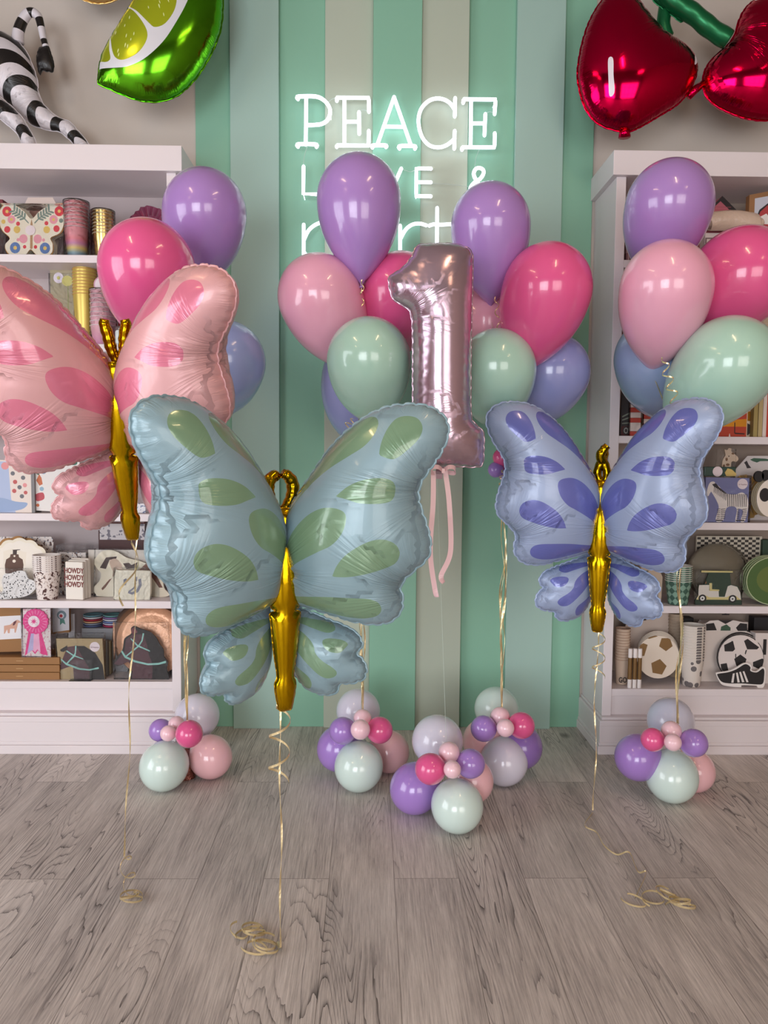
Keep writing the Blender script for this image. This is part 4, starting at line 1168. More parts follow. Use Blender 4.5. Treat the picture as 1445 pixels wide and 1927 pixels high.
def cup_pack(name, label, px, ytop, ybot, w, Y, z, m, rimm, n, dy, stick=True, cat='cups'):
    ybot = proj_y(px, Y, z)
    k = Y / FPX; H = (ybot - ytop) * k; dz = dy * k; h = H - dz * (n - 1) - .004; r1 = w / 2 * k - .002
    t = goods(name, label, cat, px, Y, z)
    me = None
    for i in range(n):
        if me is None: o = cup_mesh('paper_cup', m, rimm, r1, r1 * .76, h, t); me = o.data
        else: o = link('paper_cup', me, t)
        o.location = (0, 0, .001 + dz * i)
    b = MB(); b.lathe([(r1 + .004, 0), (r1 + .004, H), (r1 * .8, H + .002), (.001, H + .003)], 20); b.build('wrapper', CLEAR, t, smooth=True)
    return t
def card(name, label, cat, px, yb, Y, z, pts, th, mats, regions=(), smooth=False, rot=(0, 0, 0), conv=(0, 0, 1), part='card', group=None, y0=0.0):
    """one flat printed thing; pts and regions in crop pixels (ox, oy, scale)"""
    t = goods(name, label, cat, px, Y, z, rot, group)
    q0 = lc(px, yb, Y, *conv)
    top = max(p_[1] for p_ in q0(pts)); lowest = min(p_[1] for p_ in q0(pts)); f_ = 1.0; off = 0.0
    if abs(lowest) < .02 and top > .06:      # stands on the shelf: keep the top where the picture shows it
        ex = (proj_y(px, Y, z) - proj_y(px, YC, z)) * Y / FPX
        f_ = (top + ex) / (top - lowest); off = lowest
    q = lambda pp_: [(a_, (b_ - off) * f_) for a_, b_ in q0(pp_)]
    printed(part, q(pts), mats, th, [(q(r[0]),) + tuple(r[1:]) for r in regions], t, smooth_out=smooth, y0=y0)
    return t, q
def boxed(name, label, cat, px, Y, z, w, h, d, m, rot=(0, 0, 0), bev=.002, part='box', group=None, corr=True):
    k = Y / FPX
    if h > 30 and corr: h += proj_y(px, Y, z) - proj_y(px, YC, z)
    t = goods(name, label, cat, px, Y, z, rot, group)
    b = MB(); b.box(-w / 2 * k, w / 2 * k, 0, d, 0, h * k); b.build(part, m, t, bevel=bev)
    return t
def wrap(t, w, h, d, y0=-.004, part='wrapper'):
    b = MB(); b.box(-w / 2, w / 2, y0, d, 0.0005, h); b.build(part, CLEAR, t)
def sticker(t, x, z, y, r, tx=True, m=None):
    b = MB(); b.lathe([(.0003, 0), (r, 0), (r, .0006), (.0003, .0006)], 20)
    o = b.build('round_label', m or flat(238, 222, 226), t); o.rotation_euler = (PI / 2, 0, 0); o.location = (x, y, z)
    if tx:
        text_obj('label_text', '16 Napkins', r * .36, flat(120, 60, 80), o, (0, r * -.1, .0008), (0, 0, 0), .0001)
CW = flat(238, 232, 226); CWARM = flat(236, 226, 206)
c1 = (0, 350, 4.25)

# ---- left bookcase, top shelf
z = shelfz('L', 0)
BFO = [(50, 160), (130, 170), (200, 215), (252, 262), (310, 210), (390, 165), (460, 150), (505, 165), (512, 230), (500, 300), (470, 360), (400, 395), (415, 440), (410, 500), (360, 525), (290, 515), (245, 480), (200, 525), (130, 530), (70, 505), (50, 450), (85, 400), (30, 350), (5, 290), (5, 215)]
def fl(cx, cy, r, m_): return (circ(cx, cy, r, n=10), m_)
BFM = [CWARM, flat(216, 60, 72), flat(232, 156, 170), flat(124, 140, 130), flat(88, 120, 176), flat(226, 190, 100), flat(176, 136, 96), flat(240, 238, 236)]
REG = [fl(62, 212, 36, 1), fl(465, 205, 36, 1), fl(97, 268, 30, 2), fl(422, 265, 32, 2), fl(35, 285, 16, 5), fl(480, 272, 16, 3), fl(148, 298, 15, 1), fl(367, 292, 15, 1),
       fl(65, 340, 24, 1), fl(445, 330, 24, 1), fl(140, 340, 26, 5), fl(370, 338, 26, 5), fl(190, 405, 32, 2), fl(300, 405, 32, 2), fl(127, 470, 40, 4), fl(357, 470, 40, 4), fl(127, 470, 14, 5), fl(357, 470, 14, 5),
       fl(150, 412, 12, 2), fl(345, 412, 12, 2), fl(200, 462, 13, 1), fl(284, 462, 13, 1), fl(62, 212, 12, 5), fl(465, 205, 12, 5), fl(97, 268, 11, 5), fl(422, 265, 11, 5)]
for s in (-1, 1):
    cx = 252
    REG.append(([(cx + s * 20, 290), (cx + s * 60, 250), (cx + s * 140, 200), (cx + s * 138, 206), (cx + s * 64, 258), (cx + s * 26, 296)], 3, False))
    for k in range(5):
        bx, by = cx + s * (50 + k * 20), 262 - k * 13
        REG.append(([(bx, by), (bx - s * 6, by - 34), (bx + s * 6, by - 44), (bx + s * 10, by - 14)], 3)); REG.append(([(bx, by), (bx + s * 34, by + 12), (bx + s * 44, by + 4), (bx + s * 20, by - 6)], 3))
    REG.append(([(cx + s * 0, 262), (cx + s * 9, 300), (cx + s * 10, 470), (cx - s * 0, 480), (cx, 470), (cx, 270)], 6, False))
for k in range(4):
    t, q = card('butterfly_plate', ['front floral butterfly shaped paper plate with round label', 'second floral butterfly plate, just behind the front one', 'third floral butterfly plate of the pack', 'rearmost floral butterfly plate of the pack'][k],
                'paper plate', 60, 478, 3.13 + .014 * k, z, BFO, .003, BFM, REG if k == 0 else [], True, (math.radians(-4), 0, 0), c1, group='butterfly plates on the top left shelf')
    t.location.x += k * .006
    if k == 0:
        printed('gold_border', q([(a_ + (a_ - 252) * .03, b2 + (b2 - 330) * .03) for a_, b2 in BFO]), [mat('gold_edge', (196, 150, 90), .3, .8)], .001, [], t, True, y0=.0032)
        o = goods('x', '', '', 60, 3.12, z); bpy.data.objects.remove(o)
        sticker(t, q([(245, 345)])[0][0], q([(245, 345)])[0][1], -.002, .020, False)
wt = thing('clear_bag', 'clear plastic bag around the floral butterfly plates', 'bag', (t.location.x, 3.115, z + .001))
b = MB(); b.box(-.135, .135, 0, .09, 0, .20); b.build('film', CLEAR, wt)
t, q = card('hexagon_plate', 'hexagonal blush plate in clear wrap behind the butterfly plates', 'paper plate', 75, 478, 3.25, z, [(165, 230), (240, 120), (430, 118), (515, 240), (430, 520), (240, 520)], .004,
            [flat(226, 206, 196), flat(150, 110, 100)], [([(250, 200), (300, 185), (350, 195), (400, 500), (240, 500)], 1, False)], conv=c1)
cup_pack('cup_pack', 'clear wrapped stack of pastel rainbow paper cups with white bands', 146, 386, 478, 45, 3.17, z,
         uvmat('rainbow_cup', 'bands', (255, 255, 255), (0, 0, 0), sy=.09, c_=[(120, 130, 150), (120, 150, 160), (216, 190, 110), (200, 130, 170), (226, 130, 140), (232, 150, 160)]), flat(240, 224, 226), 8, 6.6)
cup_pack('cup_pack', 'clear wrapped stack of metallic gold paper cups on the top left shelf', 196, 402, 478, 40, 3.17, z, mat('gold_cup', (226, 190, 120), .22, .95), mat('gold_rim', (240, 226, 200), .4, .4), 8, 5.8)
cup_pack('cup_pack', 'dull pink cup pack between the pastel and gold cups', 174, 404, 478, 30, 3.30, z, flat(170, 110, 110), flat(210, 170, 160), 6, 6)
FANM = mat('pink_metal_fan', (176, 100, 130), .25, .7)
def fan(label, px, Y, zc, r, m_):
    x = P(px, 430, Y)
    t = thing('pleated_fan', label, 'paper fan', (x.x, Y, zc))
    b = MB(); n = 48
    for k in range(n):
        a0, a1 = 2 * PI * k / n, 2 * PI * (k + 1) / n
        d0, d1 = (.0, .012) if k % 2 else (.012, .0)
        rs0 = r * (1 + (.05 if (k // 4) % 2 else 0)); rs1 = r * (1 + (.05 if ((k + 1) // 4) % 2 else 0))
        b.quad((0, d0, 0), (r * .12 * math.cos(a0), d0, r * .12 * math.sin(a0)), (rs0 * math.cos(a0), d0, rs0 * math.sin(a0)), (rs1 * math.cos(a1), d1, rs1 * math.sin(a1)))
    b.build('pleats', m_, t); b = MB(); b.lathe([(.001, 0), (.012, 0), (.012, .003), (.001, .003)], 16); o = b.build('centre', m_, t); o.rotation_euler = (PI / 2, 0, 0)
    return t
kk = 3.24 / FPX
fan('large pink metallic pleated fan behind the hot pink balloon', 283, 3.27, z + .145, .100, FANM)
fan('small pink metallic pleated fan in front of the large one', 288, 3.22, z + .112, .078, FANM)
boxed('gift_box', 'dark red box at the left edge beside the butterfly plates', 'box', -8, 3.2, z, 32, 96, .1, flat(110, 40, 50))

# ---- left bookcase, second shelf
z = shelfz('L', 1)
t, q = card('topper_pack', 'clear pack of daisy and butterfly party toppers', 'topper pack', 118, 646, 3.22, z, [(98, 512), (140, 512), (140, 646), (98, 646)], .002, [flat(170, 158, 130), flat(236, 224, 236), flat(216, 206, 120), flat(150, 150, 100)],
            [(circ(113, 527, 9), 1), (circ(129, 532, 10, 9), 2), (circ(113, 527, 3), 2), ([(129, 540), (131, 540), (131, 600), (129, 600)], 3, False)])
wrap(t, .1, .3, .02)
cup_stack('gold and kraft paper cup', 'on the second left shelf', 162, 503, 646, 42, 3.20, z, mat('kraft_gold_cup', (206, 180, 90), .35, .4), flat(200, 150, 90), 11, 5.6, 'gold paper cups on the second shelf')
cup_pack('cup_pack', 'clear wrapped stack of pink banded paper cups with a round tag', 195, 550, 646, 47, 3.16, z, uvmat('pink_cup', 'bands', (0, 0, 0), (0, 0, 0), sy=.1, c_=[(190, 120, 160), (226, 160, 176), (236, 190, 196)]), flat(246, 232, 234), 9, 8)
t = goods('round_tag', 'round pink gift tag standing above the pink cups', 'tag', 193, 3.14, z + .205)
b = MB(); b.lathe([(.0003, 0), (.034, 0), (.034, .002), (.0003, .002)], 28); o = b.build('disc', flat(200, 150, 168), t); o.rotation_euler = (PI / 2, 0, 0); o.location = (0, 0, .034)
b = MB(); b.lathe([(.0003, 0), (.029, 0), (.029, .001), (.0003, .001)], 28); o = b.build('face', flat(232, 216, 222), t); o.rotation_euler = (PI / 2, 0, 0); o.location = (0, -.0015, .034)
boxed('red_box', 'small red box behind the pink butterfly antennae', 'box', 231, 3.22, z, 16, 46, .05, flat(220, 70, 70))
t = goods('glass_jar', 'glass jar with pale contents seen between the pink butterfly antennae', 'jar', 236, 3.12, z + .0)
b = MB(); b.lathe([(.001, .001), (.036, .001), (.038, .01), (.038, .05), (.034, .056)], 24); b.build('jar_body', flat(222, 234, 232, .3), t, smooth=True)
b = MB(); b.lathe([(.036, .054), (.038, .056), (.038, .068), (.001, .070)], 24); b.build('lid', mat('steel_lid', (150, 140, 140), .3, .8), t, smooth=True)
t, q = card('striped_card', 'blue and white striped card at the left picture edge', 'card', 0, 646, 3.12, z, [(-40, 602), (9, 606), (9, 643), (-40, 646)], .01, [CW, flat(86, 110, 160)], [([(-40, 610 + 9 * k), (8, 613 + 9 * k), (8, 616 + 9 * k), (-40, 613 + 9 * k)], 1, False) for k in range(4)])

# ---- left bookcase, third shelf
z = shelfz('L', 2)
PKP = uvmat('pink_print', 'blot', (244, 222, 228), (226, 150, 172), 90, 90)
boxed('patterned_box', 'pink floral patterned box at the far left, third shelf', 'box', 6, 3.12, z, 52, 46, .1, PKP)
t = goods('round_box', 'white lidded round box on the left third shelf', 'box', 0, 3.2, z + .105)
b = MB(); b.lathe([(.001, 0), (.05, 0), (.05, .03), (.001, .03)], 24); b.build('tin', flat(224, 216, 220), t)

# ---- left bookcase, fourth shelf
z = shelfz('L', 3)
HS = flat(214, 206, 200)
t, q = card('gift_bag', 'clear gift bag with pale blue dress print and horseshoe pattern', 'gift bag', 32, 966, 3.12, z, [(-30, 866), (60, 868), (62, 966), (-30, 966)], .05,
            [flat(232, 218, 208), flat(176, 190, 220), flat(190, 90, 90), flat(110, 110, 116), flat(150, 170, 205), flat(226, 150, 150)],
            [([(-30, 868), (18, 870), (22, 940), (30, 966), (-30, 966)], 1, False), ([(-20, 950), (0, 938), (30, 945), (52, 948), (40, 960), (0, 965), (-25, 962)], 4), (circ(12, 878, 7), 5),
             (circ(30, 880, 4), 2), (circ(26, 892, 4), 3), (circ(38, 886, 4), 2), (circ(45, 900, 4), 3), (circ(30, 908, 4), 2), (circ(38, 918, 4), 3), (circ(28, 925, 4), 2), (circ(48, 914, 4), 5), (circ(42, 935, 4), 3), (circ(50, 880, 3.5), 3), (circ(49, 928, 3.5), 2)])
b = MB(); a_ = q([(38, 868)])[0]; b.tube([(a_[0] + .016 * math.cos(PI * k / 10), .02, a_[1] + .022 * math.sin(PI * k / 10)) for k in range(11)], .0018, 6); b.build('handle', flat(226, 216, 196), t)
b = MB(); b.box(q([(60, 0)])[0][0], q([(66, 0)])[0][0], -.002, .06, 0, .205); b.build('side_gusset', mat('grey_gusset', (120, 116, 116), .35), t)
t, q = card('tote_bag', 'white fabric bag printed with cacti and foxes behind the pink lower wing', 'bag', 108, 966, 3.13, z, [(66, 880), (110, 874), (150, 864), (151, 868), (151, 966), (68, 962)], .04,
            [flat(232, 228, 224), flat(60, 110, 90), flat(200, 110, 70), flat(150, 180, 200), flat(190, 80, 90)],
            [([(70, 885), (73, 885), (73, 876), (76, 876), (76, 896), (70, 892)], 1, False), (circ(84, 890, 4, 3), 3), ([(70, 905), (76, 893), (80, 900), (82, 912), (76, 915)], 2, False), (circ(80, 921, 4), 3), ([(68, 932), (82, 928), (84, 940), (70, 944)], 4), (circ(72, 952, 3), 2),
             ([(112, 868), (120, 866), (124, 876), (110, 878)], 1), ([(138, 866), (146, 864), (146, 874), (136, 875)], 1), (circ(95, 885, 3), 2)])
boxed('paper_stack', 'stack of pink printed paper between the pink butterfly tail and lower wing', 'paper', 214, 3.14, z, 22, 14, .06, PKP)
boxed('paper_stack', 'small grey printed box right of the pink butterfly tail', 'paper', 262, 3.14, z, 24, 18, .06, uvmat('grey_print', 'blot', (226, 226, 230), (120, 130, 160), 90, 90))

# ---- left bookcase, fifth shelf
z = shelfz('L', 4); c5_ = (0, 980, 4.379)
HP = uvmat('horse_print', 'blot', (230, 220, 214), (96, 70, 66), 70, 70, .5, (150, 156, 170))
def scal(cx, cy, r, n=14, d=.06, a0=0):
    out = []
    for k in range(n * 6):
        a = a0 + 2 * PI * k / (n * 6); out.append((cx + r * (1 - d + d * abs(math.sin(n * a / 2))) * math.cos(a), cy + r * (1 - d + d * abs(math.sin(n * a / 2))) * math.sin(a)))
    return out
for k in range(3):
    t, q = card('scalloped_plate', ['front scalloped cream plate with a brown cowboy boot design', 'middle gold edged scalloped plate behind the cream one', 'rear gold edged scalloped plate of the three'][k], 'paper plate', 32, 1130, 3.17 + .014 * k, z,
                scal(150 - 6 * k, 400 - 8 * k, 262), .003, [[CWARM, flat(170, 120, 60), flat(170, 120, 60)][k], flat(240, 232, 220), flat(92, 62, 48), flat(60, 40, 36), flat(236, 226, 210)],
                [(scal(150, 400, 235), 1, False), ([(25, 400), (20, 260), (90, 235), (210, 265), (205, 380), (160, 420), (60, 430)], 4, False), ([(35, 380), (45, 330), (75, 310), (80, 285), (105, 280), (145, 285), (150, 310), (180, 330), (188, 375), (185, 440), (120, 470), (40, 450)], 2, False), ([(92, 245), (158, 240), (158, 245), (132, 250), (130, 285), (98, 285), (98, 250)], 3, False), (circ(112, 300, 8, n=8), 4), (circ(110, 345, 14, n=5), 4)] if k == 0 else [],
                conv=c5_, group='scalloped cowboy plates', rot=(math.radians(-6), 0, 0))
t, q = card('patterned_tray', 'brown western print tray behind the scalloped plates', 'tray', 50, 1130, 3.26, z, [(0, 130), (430, 125), (450, 160), (440, 300), (440, 655), (0, 655)], .006, [HP, mat('gold_edge', (196, 150, 90), .3, .8)], [], conv=c5_)
t, q = card('hat_pack', 'clear bag of black and white cow print cards in front of the scalloped plates', 'card pack', 30, 1130, 3.125, z, [(5, 640), (0, 610), (30, 560), (20, 500), (40, 440), (90, 430), (150, 410), (210, 415), (235, 470), (280, 490), (300, 540), (260, 590), (200, 620), (100, 635)], .008,
            [uvmat('cow_print', 'spots', (240, 236, 234), (40, 32, 30), 110, 110)], [], conv=c5_, smooth=True)
b = MB(); b.box(-.075, .085, -.004, .02, 0, .125); b.build('wrapper', CLEAR, t)
cup_stack('white paper cup with running brown horses', 'left of the HOWDY napkins', 90, 1043, 1129, 49, 3.14, z, uvmat('horse_cup', 'blot', (236, 226, 220), (84, 54, 50), 75, 75, .5, (190, 170, 160)), flat(238, 232, 228), 8, 3.9, 'horse print cups')
t = boxed('napkin_box', 'horse print wrapped cube behind the HOWDY napkins', 'box', 136, 3.22, z, 54, 92, .08, HP)
wrap(t, .125, .21, .085)
tilt = math.radians(-10)
t = goods('napkin_pack', 'cream napkin pack printed HOWDY three times in brown letters', 'napkins', 142, 3.115, z, (0, 0, tilt))
kq = 3.12 / FPX
for i in range(3):
    b = MB(); b.box(-20 * kq, 16 * kq, .022 * i, .022 * i + .019, 0, (72 + 2 * i) * kq)
    o = b.build('napkin_bundle', flat(232, 226, 216), t, bevel=.004)
for i, zz_ in enumerate((.054, .082, .110)):
    text_obj('print', 'HOWDY', .030, flat(120, 56, 50), t, (-2 * kq, -.0008, zz_ + .008), sx=.72, bold=.0009)
t, q = card('horse_plate', 'cream horse shaped plate with a rearing brown horse', 'paper plate', 245, 1130, 3.19, z, [(790, 620), (775, 560), (820, 500), (830, 440), (800, 400), (770, 340), (800, 280), (840, 245), (900, 235), (960, 250), (1040, 300), (1150, 330), (1260, 380), (1320, 440), (1350, 560), (1360, 640), (860, 640)], .008,
            [flat(236, 228, 206), flat(120, 80, 66), flat(66, 44, 40), flat(206, 180, 160)],
            [([(820, 390), (870, 300), (960, 290), (950, 320), (900, 320), (870, 400)], 2, False), ([(900, 330), (950, 310), (1000, 360), (1000, 420), (950, 440), (930, 420), (910, 380)], 3), ([(930, 400), (1000, 420), (1150, 400), (1200, 350), (1260, 400), (1340, 560), (1310, 560), (1230, 440), (1160, 420), (1020, 450), (940, 450), (870, 560), (845, 585), (835, 570), (900, 490), (925, 480)], 1, False),
             ([(1010, 350), (1060, 345), (1080, 365), (1130, 340), (1120, 390), (1040, 400)], 2, False)], conv=c5_, smooth=True, rot=(math.radians(-5), 0, 0))
b = MB(); b.box(-.15, .12, -.006, .014, .0, .2); b.build('wrapper', CLEAR, t)
t, q = card('napkin_pack', 'cream scalloped napkin pack with a grey horseshoe', 'napkins', 248, 1130, 3.125, z, [(955, 655), (945, 600), (955, 410), (1000, 400), (1225, 405), (1240, 430), (1235, 640), (1200, 655)], .02,
            [flat(238, 232, 212), flat(130, 132, 146), flat(226, 218, 196)],
            [([(1110, 460), (1135, 455), (1130, 500), (1100, 550), (1060, 580), (1055, 600), (1090, 612), (1140, 590), (1170, 530), (1165, 470), (1142, 480), (1145, 530), (1125, 570), (1090, 590), (1075, 590), (1110, 555), (1130, 505)], 1, False),
             ([(1020, 480), (1040, 470), (1050, 480), (1040, 530), (1020, 530)], 1, False)], conv=c5_, smooth=True)
b = MB(); b.box(-.072, .075, -.004, .024, 0, .13); b.build('wrapper', CLEAR, t)
t = boxed('tableware_box', 'maroon box with a printed horse panel and hang hole on the fifth left shelf', 'box', 224, 3.24, z, 112, 86, .12, flat(96, 62, 70))
q = lc(224, 1130, 3.24, *c5_)
printed('window_panel', q([(735, 285), (1300, 285), (1300, 650), (735, 650)]), [flat(226, 218, 208)], .001, [], t, y0=-.002)
printed('hang_hole', q([(1105, 250), (1125, 245), (1130, 240), (1145, 245), (1165, 250), (1165, 258), (1105, 258)]), [flat(20, 16, 18)], .0006, [], t, y0=-.002)
t = boxed('tableware_box', 'grey horse print box with brown border standing behind the maroon box', 'box', 232, 3.31, z, 90, 134, .05, flat(78, 44, 42))
q = lc(232, 1130, 3.31, *c5_)
printed('print_panel', q([(832, 90), (1200, 90), (1200, 225), (832, 225)]), [uvmat('horse_grey', 'blot', (206, 198, 198), (110, 104, 116), 60, 60)], .001, [], t, y0=-.002)
t = goods('leather_case', 'shiny brown case topmost behind the pink butterfly tail', 'case', 232, 3.30, z + .315)
b = MB(); b.box(-.095, .095, 0, .06, -.02, .012); b.build('case', mat('brown_gloss', (90, 48, 44), .25), t, bevel=.006)

# ---- left bookcase, bottom shelf
z = shelfz('L', 5); c6_ = (0, 1130, 4.379)
KR = flat(150, 106, 60)
for i in range(3):
    t = boxed('kraft_box', ['bottom', 'middle', 'top'][i] + ' flat kraft cardboard box of the stack on the bottom left shelf', 'box', 42, 3.115, z + i * (14.7 * 3.115 / FPX), 141, 13.8, .15, KR, group='kraft boxes')
    b = MB(); b.box(-.024, .004, -.0006, .0002, .0135, .0160); b.build('print', flat(190, 152, 104), t)
t, q = card('kraft_gift_box', 'kraft box with a paper band showing a walking pink horse', 'box', 25, 1237, 3.15, z + .1, [(-80, -1120 * 0 + 1085 - 1130 + 1130), (200, 1085), (205, 1240), (-80, 1240)] and [(-300, 40), (205, 40), (205, 440), (-300, 460)], .03, [KR, flat(226, 224, 228), flat(206, 160, 140), flat(96, 50, 60)],
            [([(-300, 150), (205, 120), (205, 325), (-300, 355)], 1, False), ([(40, 215), (90, 205), (125, 175), (150, 160), (170, 170), (180, 185), (155, 190), (150, 220), (135, 275), (125, 275), (125, 240), (90, 240), (85, 280), (70, 280), (65, 245), (45, 285), (38, 285)], 2, False), ([(110, 210), (120, 180), (145, 165), (140, 185), (125, 210)], 3, False)], conv=(0, 1130, 4.379))
t, q = card('kraft_gift_box', 'kraft box with a grey blue rosette printed band behind the pink rosette', 'box', 122, 1237, 3.19, z + .1, [(400, 40), (610, 70), (605, 290), (400, 320)] and [(400, 40), (575, 60), (575, 310), (400, 330)], .02, [KR, flat(206, 206, 214), flat(110, 130, 140), flat(176, 50, 60), flat(80, 130, 120)],
            [([(440, 110), (575, 95), (575, 290), (440, 310)], 1, False), (circ(515, 165, 38), 2), (circ(512, 170, 22), 1), (circ(510, 172, 13), 3), ([(500, 200), (535, 200), (545, 245), (520, 230), (500, 250)], 4, False)], conv=(0, 1130, 4.379))
boxed('greeting_card', 'pale card standing behind the rosette boxes', 'card', 136, 3.24, z, 12, 130, .01, flat(210, 208, 214))
t, q = card('rosette_card', 'white card bearing a hot pink award rosette with ribbon tails', 'card', 72, 1237, 3.118, z + .096, [(200, 55), (425, 50), (420, 450), (185, 445)], .004,
            [uvmat('pale_print', 'blot', (226, 214, 214), (206, 160, 170), 90, 90), flat(232, 66, 140), flat(244, 180, 210), flat(250, 236, 240), flat(190, 180, 220)],
            [([(240, 240), (345, 240), (395, 440), (340, 430), (315, 400), (290, 430), (265, 400), (205, 445)], 1, False), ([(262, 250), (290, 250), (280, 400), (262, 400), (225, 430)], 4, False), ([(285, 250), (325, 250), (335, 420), (310, 390), (290, 415), (275, 400)], 2, False)], conv=c6_)
printed('rosette', q(scal(307, 155, 106, 18, .06)), [flat(236, 70, 146), flat(246, 150, 196), flat(250, 232, 238)], .006,
        [(q([(307 + 60 * math.cos(a - .03), 155 + 60 * math.sin(a - .03)), (307 + 92 * math.cos(a - .03), 155 + 92 * math.sin(a - .03)), (307 + 92 * math.cos(a + .03), 155 + 92 * math.sin(a + .03)), (307 + 60 * math.cos(a + .03), 155 + 60 * math.sin(a + .03))]), 1, False) for a in [2 * PI * k / 20 for k in range(20)]] +
        [(q(circ(293, 155, 47)), 2), (q([(293 + (30 if k % 2 else 11) * math.cos(PI * k / 8), 155 + (30 if k % 2 else 11) * math.sin(PI * k / 8)) for k in range(16)]), 0, False)], t, y0=-.008)
b = MB(); xx = q([(190, 0), (430, 0)]); b.box(xx[0][0], xx[1][0], -.012, .03, 0, .206); b.build('wrapper', CLEAR, t)
HM, HD, HT = flat(92, 64, 70), flat(50, 46, 46), flat(150, 206, 196)
def horse_regions(dx=0, dy=0, sx=1.0, sy=1.0):
    f_ = lambda pts: [(500 + (x - 500) * sx + dx, 680 + (y - 680) * sy + dy) for x, y in pts]
    return f_, [(f_([(500, 605), (500, 560), (560, 400), (640, 385), (700, 450), (740, 560), (770, 690), (610, 690), (605, 580), (580, 575)]), 1, False),
                (f_([(630, 390), (700, 390), (790, 450), (850, 560), (865, 690), (740, 690), (740, 600), (690, 500), (660, 440)]), 2, False),
                (f_([(500, 425), (560, 385), (560, 420), (530, 445), (505, 440)]), 2, False),
                (f_([(625, 390), (636, 390), (630, 460), (620, 485), (560, 550), (550, 545), (610, 475), (622, 450)]), 3, False),
                (f_([(555, 430), (610, 470), (690, 505), (690, 512), (605, 480), (550, 438)]), 3, False),
                (f_([(508, 505), (550, 545), (660, 590), (740, 600), (815, 580), (818, 595), (740, 612), (650, 604), (545, 560), (504, 515)]), 3, False)]
f_, hr = horse_regions()
t, q = card('napkin_pack', 'kraft backed napkin pack showing a dark brown horse head with mint bridle', 'napkins', 152, 1287, 3.125, z, [(470, 325), (850, 325), (865, 690), (490, 690)], .012,
            [flat(176, 154, 116), HM, HD, HT], hr, conv=c6_)
sticker(t, q([(788, 397)])[0][0], q([(788, 397)])[0][1], -.0012, .0205)
b = MB(); xx = q([(468, 0), (868, 0)]); b.box(xx[0][0], xx[1][0], -.004, .014, 0, .192); b.build('wrapper', CLEAR, t)
ax, az = q([(590, 0), (768, 0)]), q([(0, 690), (0, 510)])
b = MB(); b.box(ax[0][0], ax[1][0], -.012, -.010, 0, az[1][1]); b.box(ax[0][0], ax[1][0], -.03, .0, 0, .002); b.build('easel', CLEAR, t)
for k in range(6):
    boxed('napkin_pack', 'plain %s napkin pack in the row behind the horse head pack' % ORD[k + 1].replace(' from bottom', ' from front'), 'napkins', 158 + 6 * k, 3.143 + .026 * k, z, 78, 80 - k * 1.0, .021, [flat(150, 134, 104), flat(120, 116, 110)][k % 2], group='napkin packs behind the horse head pack')
t, q = card('horse_head_plate', 'dark brown horse head shaped plate with mint bridle in clear wrap', 'paper plate', 268, 1287, 3.13, z,
            [(935, 560), (945, 520), (1010, 430), (1030, 330), (1085, 285), (1085, 240), (1110, 218), (1160, 240), (1240, 270), (1290, 320), (1320, 380), (1350, 430), (1355, 490), (1385, 540), (1375, 600), (1390, 660), (1370, 690), (1085, 690), (1090, 610), (1060, 540), (980, 575)], .008,
            [HD, HM, HT, flat(120, 66, 70)],
            [([(940, 555), (1030, 440), (1040, 340), (1100, 290), (1190, 290), (1215, 380), (1230, 470), (1260, 560), (1255, 686), (1088, 686), (1092, 600), (1060, 540), (985, 568)], 1, False), ([(1088, 245), (1112, 225), (1140, 270), (1110, 295), (1092, 280)], 3, False),
             ([(1182, 280), (1194, 282), (1180, 350), (1150, 400), (1040, 495), (1034, 486), (1140, 392), (1170, 345)], 2, False), ([(1085, 325), (1140, 385), (1240, 435), (1238, 445), (1135, 398), (1080, 332)], 2, False),
             ([(1000, 420), (1040, 486), (1120, 525), (1220, 550), (1310, 545), (1370, 525), (1372, 545), (1310, 562), (1220, 566), (1110, 540), (1030, 500), (1002, 450)], 2, False)], conv=c6_, smooth=True)
b = MB(); xx = q([(940, 0), (1395, 0)]); b.box(xx[0][0], xx[1][0], -.005, .016, 0, .236); b.build('wrapper', CLEAR, t)
for k in range(4):
    t = goods('round_plate', ['peach foil round plate behind the horse head plate', 'brown rimmed round plate right behind the peach one', 'third round plate of the leaning stack', 'rearmost round plate of the leaning stack'][k], 'paper plate', 284 - 3 * k, 3.17 + .022 * k, z, (math.radians(-7), 0, 0), 'round plates on the bottom left shelf')
    R = .146 if k == 0 else .152
    b = MB(); b.lathe([(.001, .010), (R * .72, .010), (R * .78, .004), (R, .0), (R, .003), (R * .78, .008), (.001, .014)], 44)
    o = b.build('plate', [mat('peach_foil', (232, 176, 140), .35, .25, bump=(30, .6, .01)), flat(120, 84, 60), flat(96, 72, 60), flat(80, 62, 54)][k], t, smooth=True); o.rotation_euler = (PI / 2, 0, 0); o.location = (0, 0, R)
for s_, (cx, nm, cols) in enumerate(((176, 'left', [(90, 100, 140), (140, 150, 170), (214, 170, 130), (176, 50, 70), (220, 216, 220), (110, 150, 160)]), (213, 'right', [(176, 50, 90), (206, 200, 220), (120, 140, 190), (226, 224, 230), (150, 120, 170), (110, 160, 160)]))):
    for i, c_ in enumerate(cols):
        t = goods('paper_bowl', '%s striped paper bowl of the %s stack above the horse napkins' % (['bottom', 'second', 'third', 'fourth', 'fifth', 'top'][i], nm), 'bowl', cx, 3.29, z + .1862 + i * .0088, group='striped bowls on the bottom left shelf')
        b = MB(); b.lathe([(.001, .0), (.036, .0), (.042, .005), (.0425, .0055), (.041, .008), (.035, .003), (.001, .003)], 26); b.build('bowl', flat(*c_), t, smooth=True)
boxed('carton', 'grey carton on which the striped bowls stand', 'box', 198, 3.24, z, 86, 83, .10, flat(130, 130, 134), corr=False)
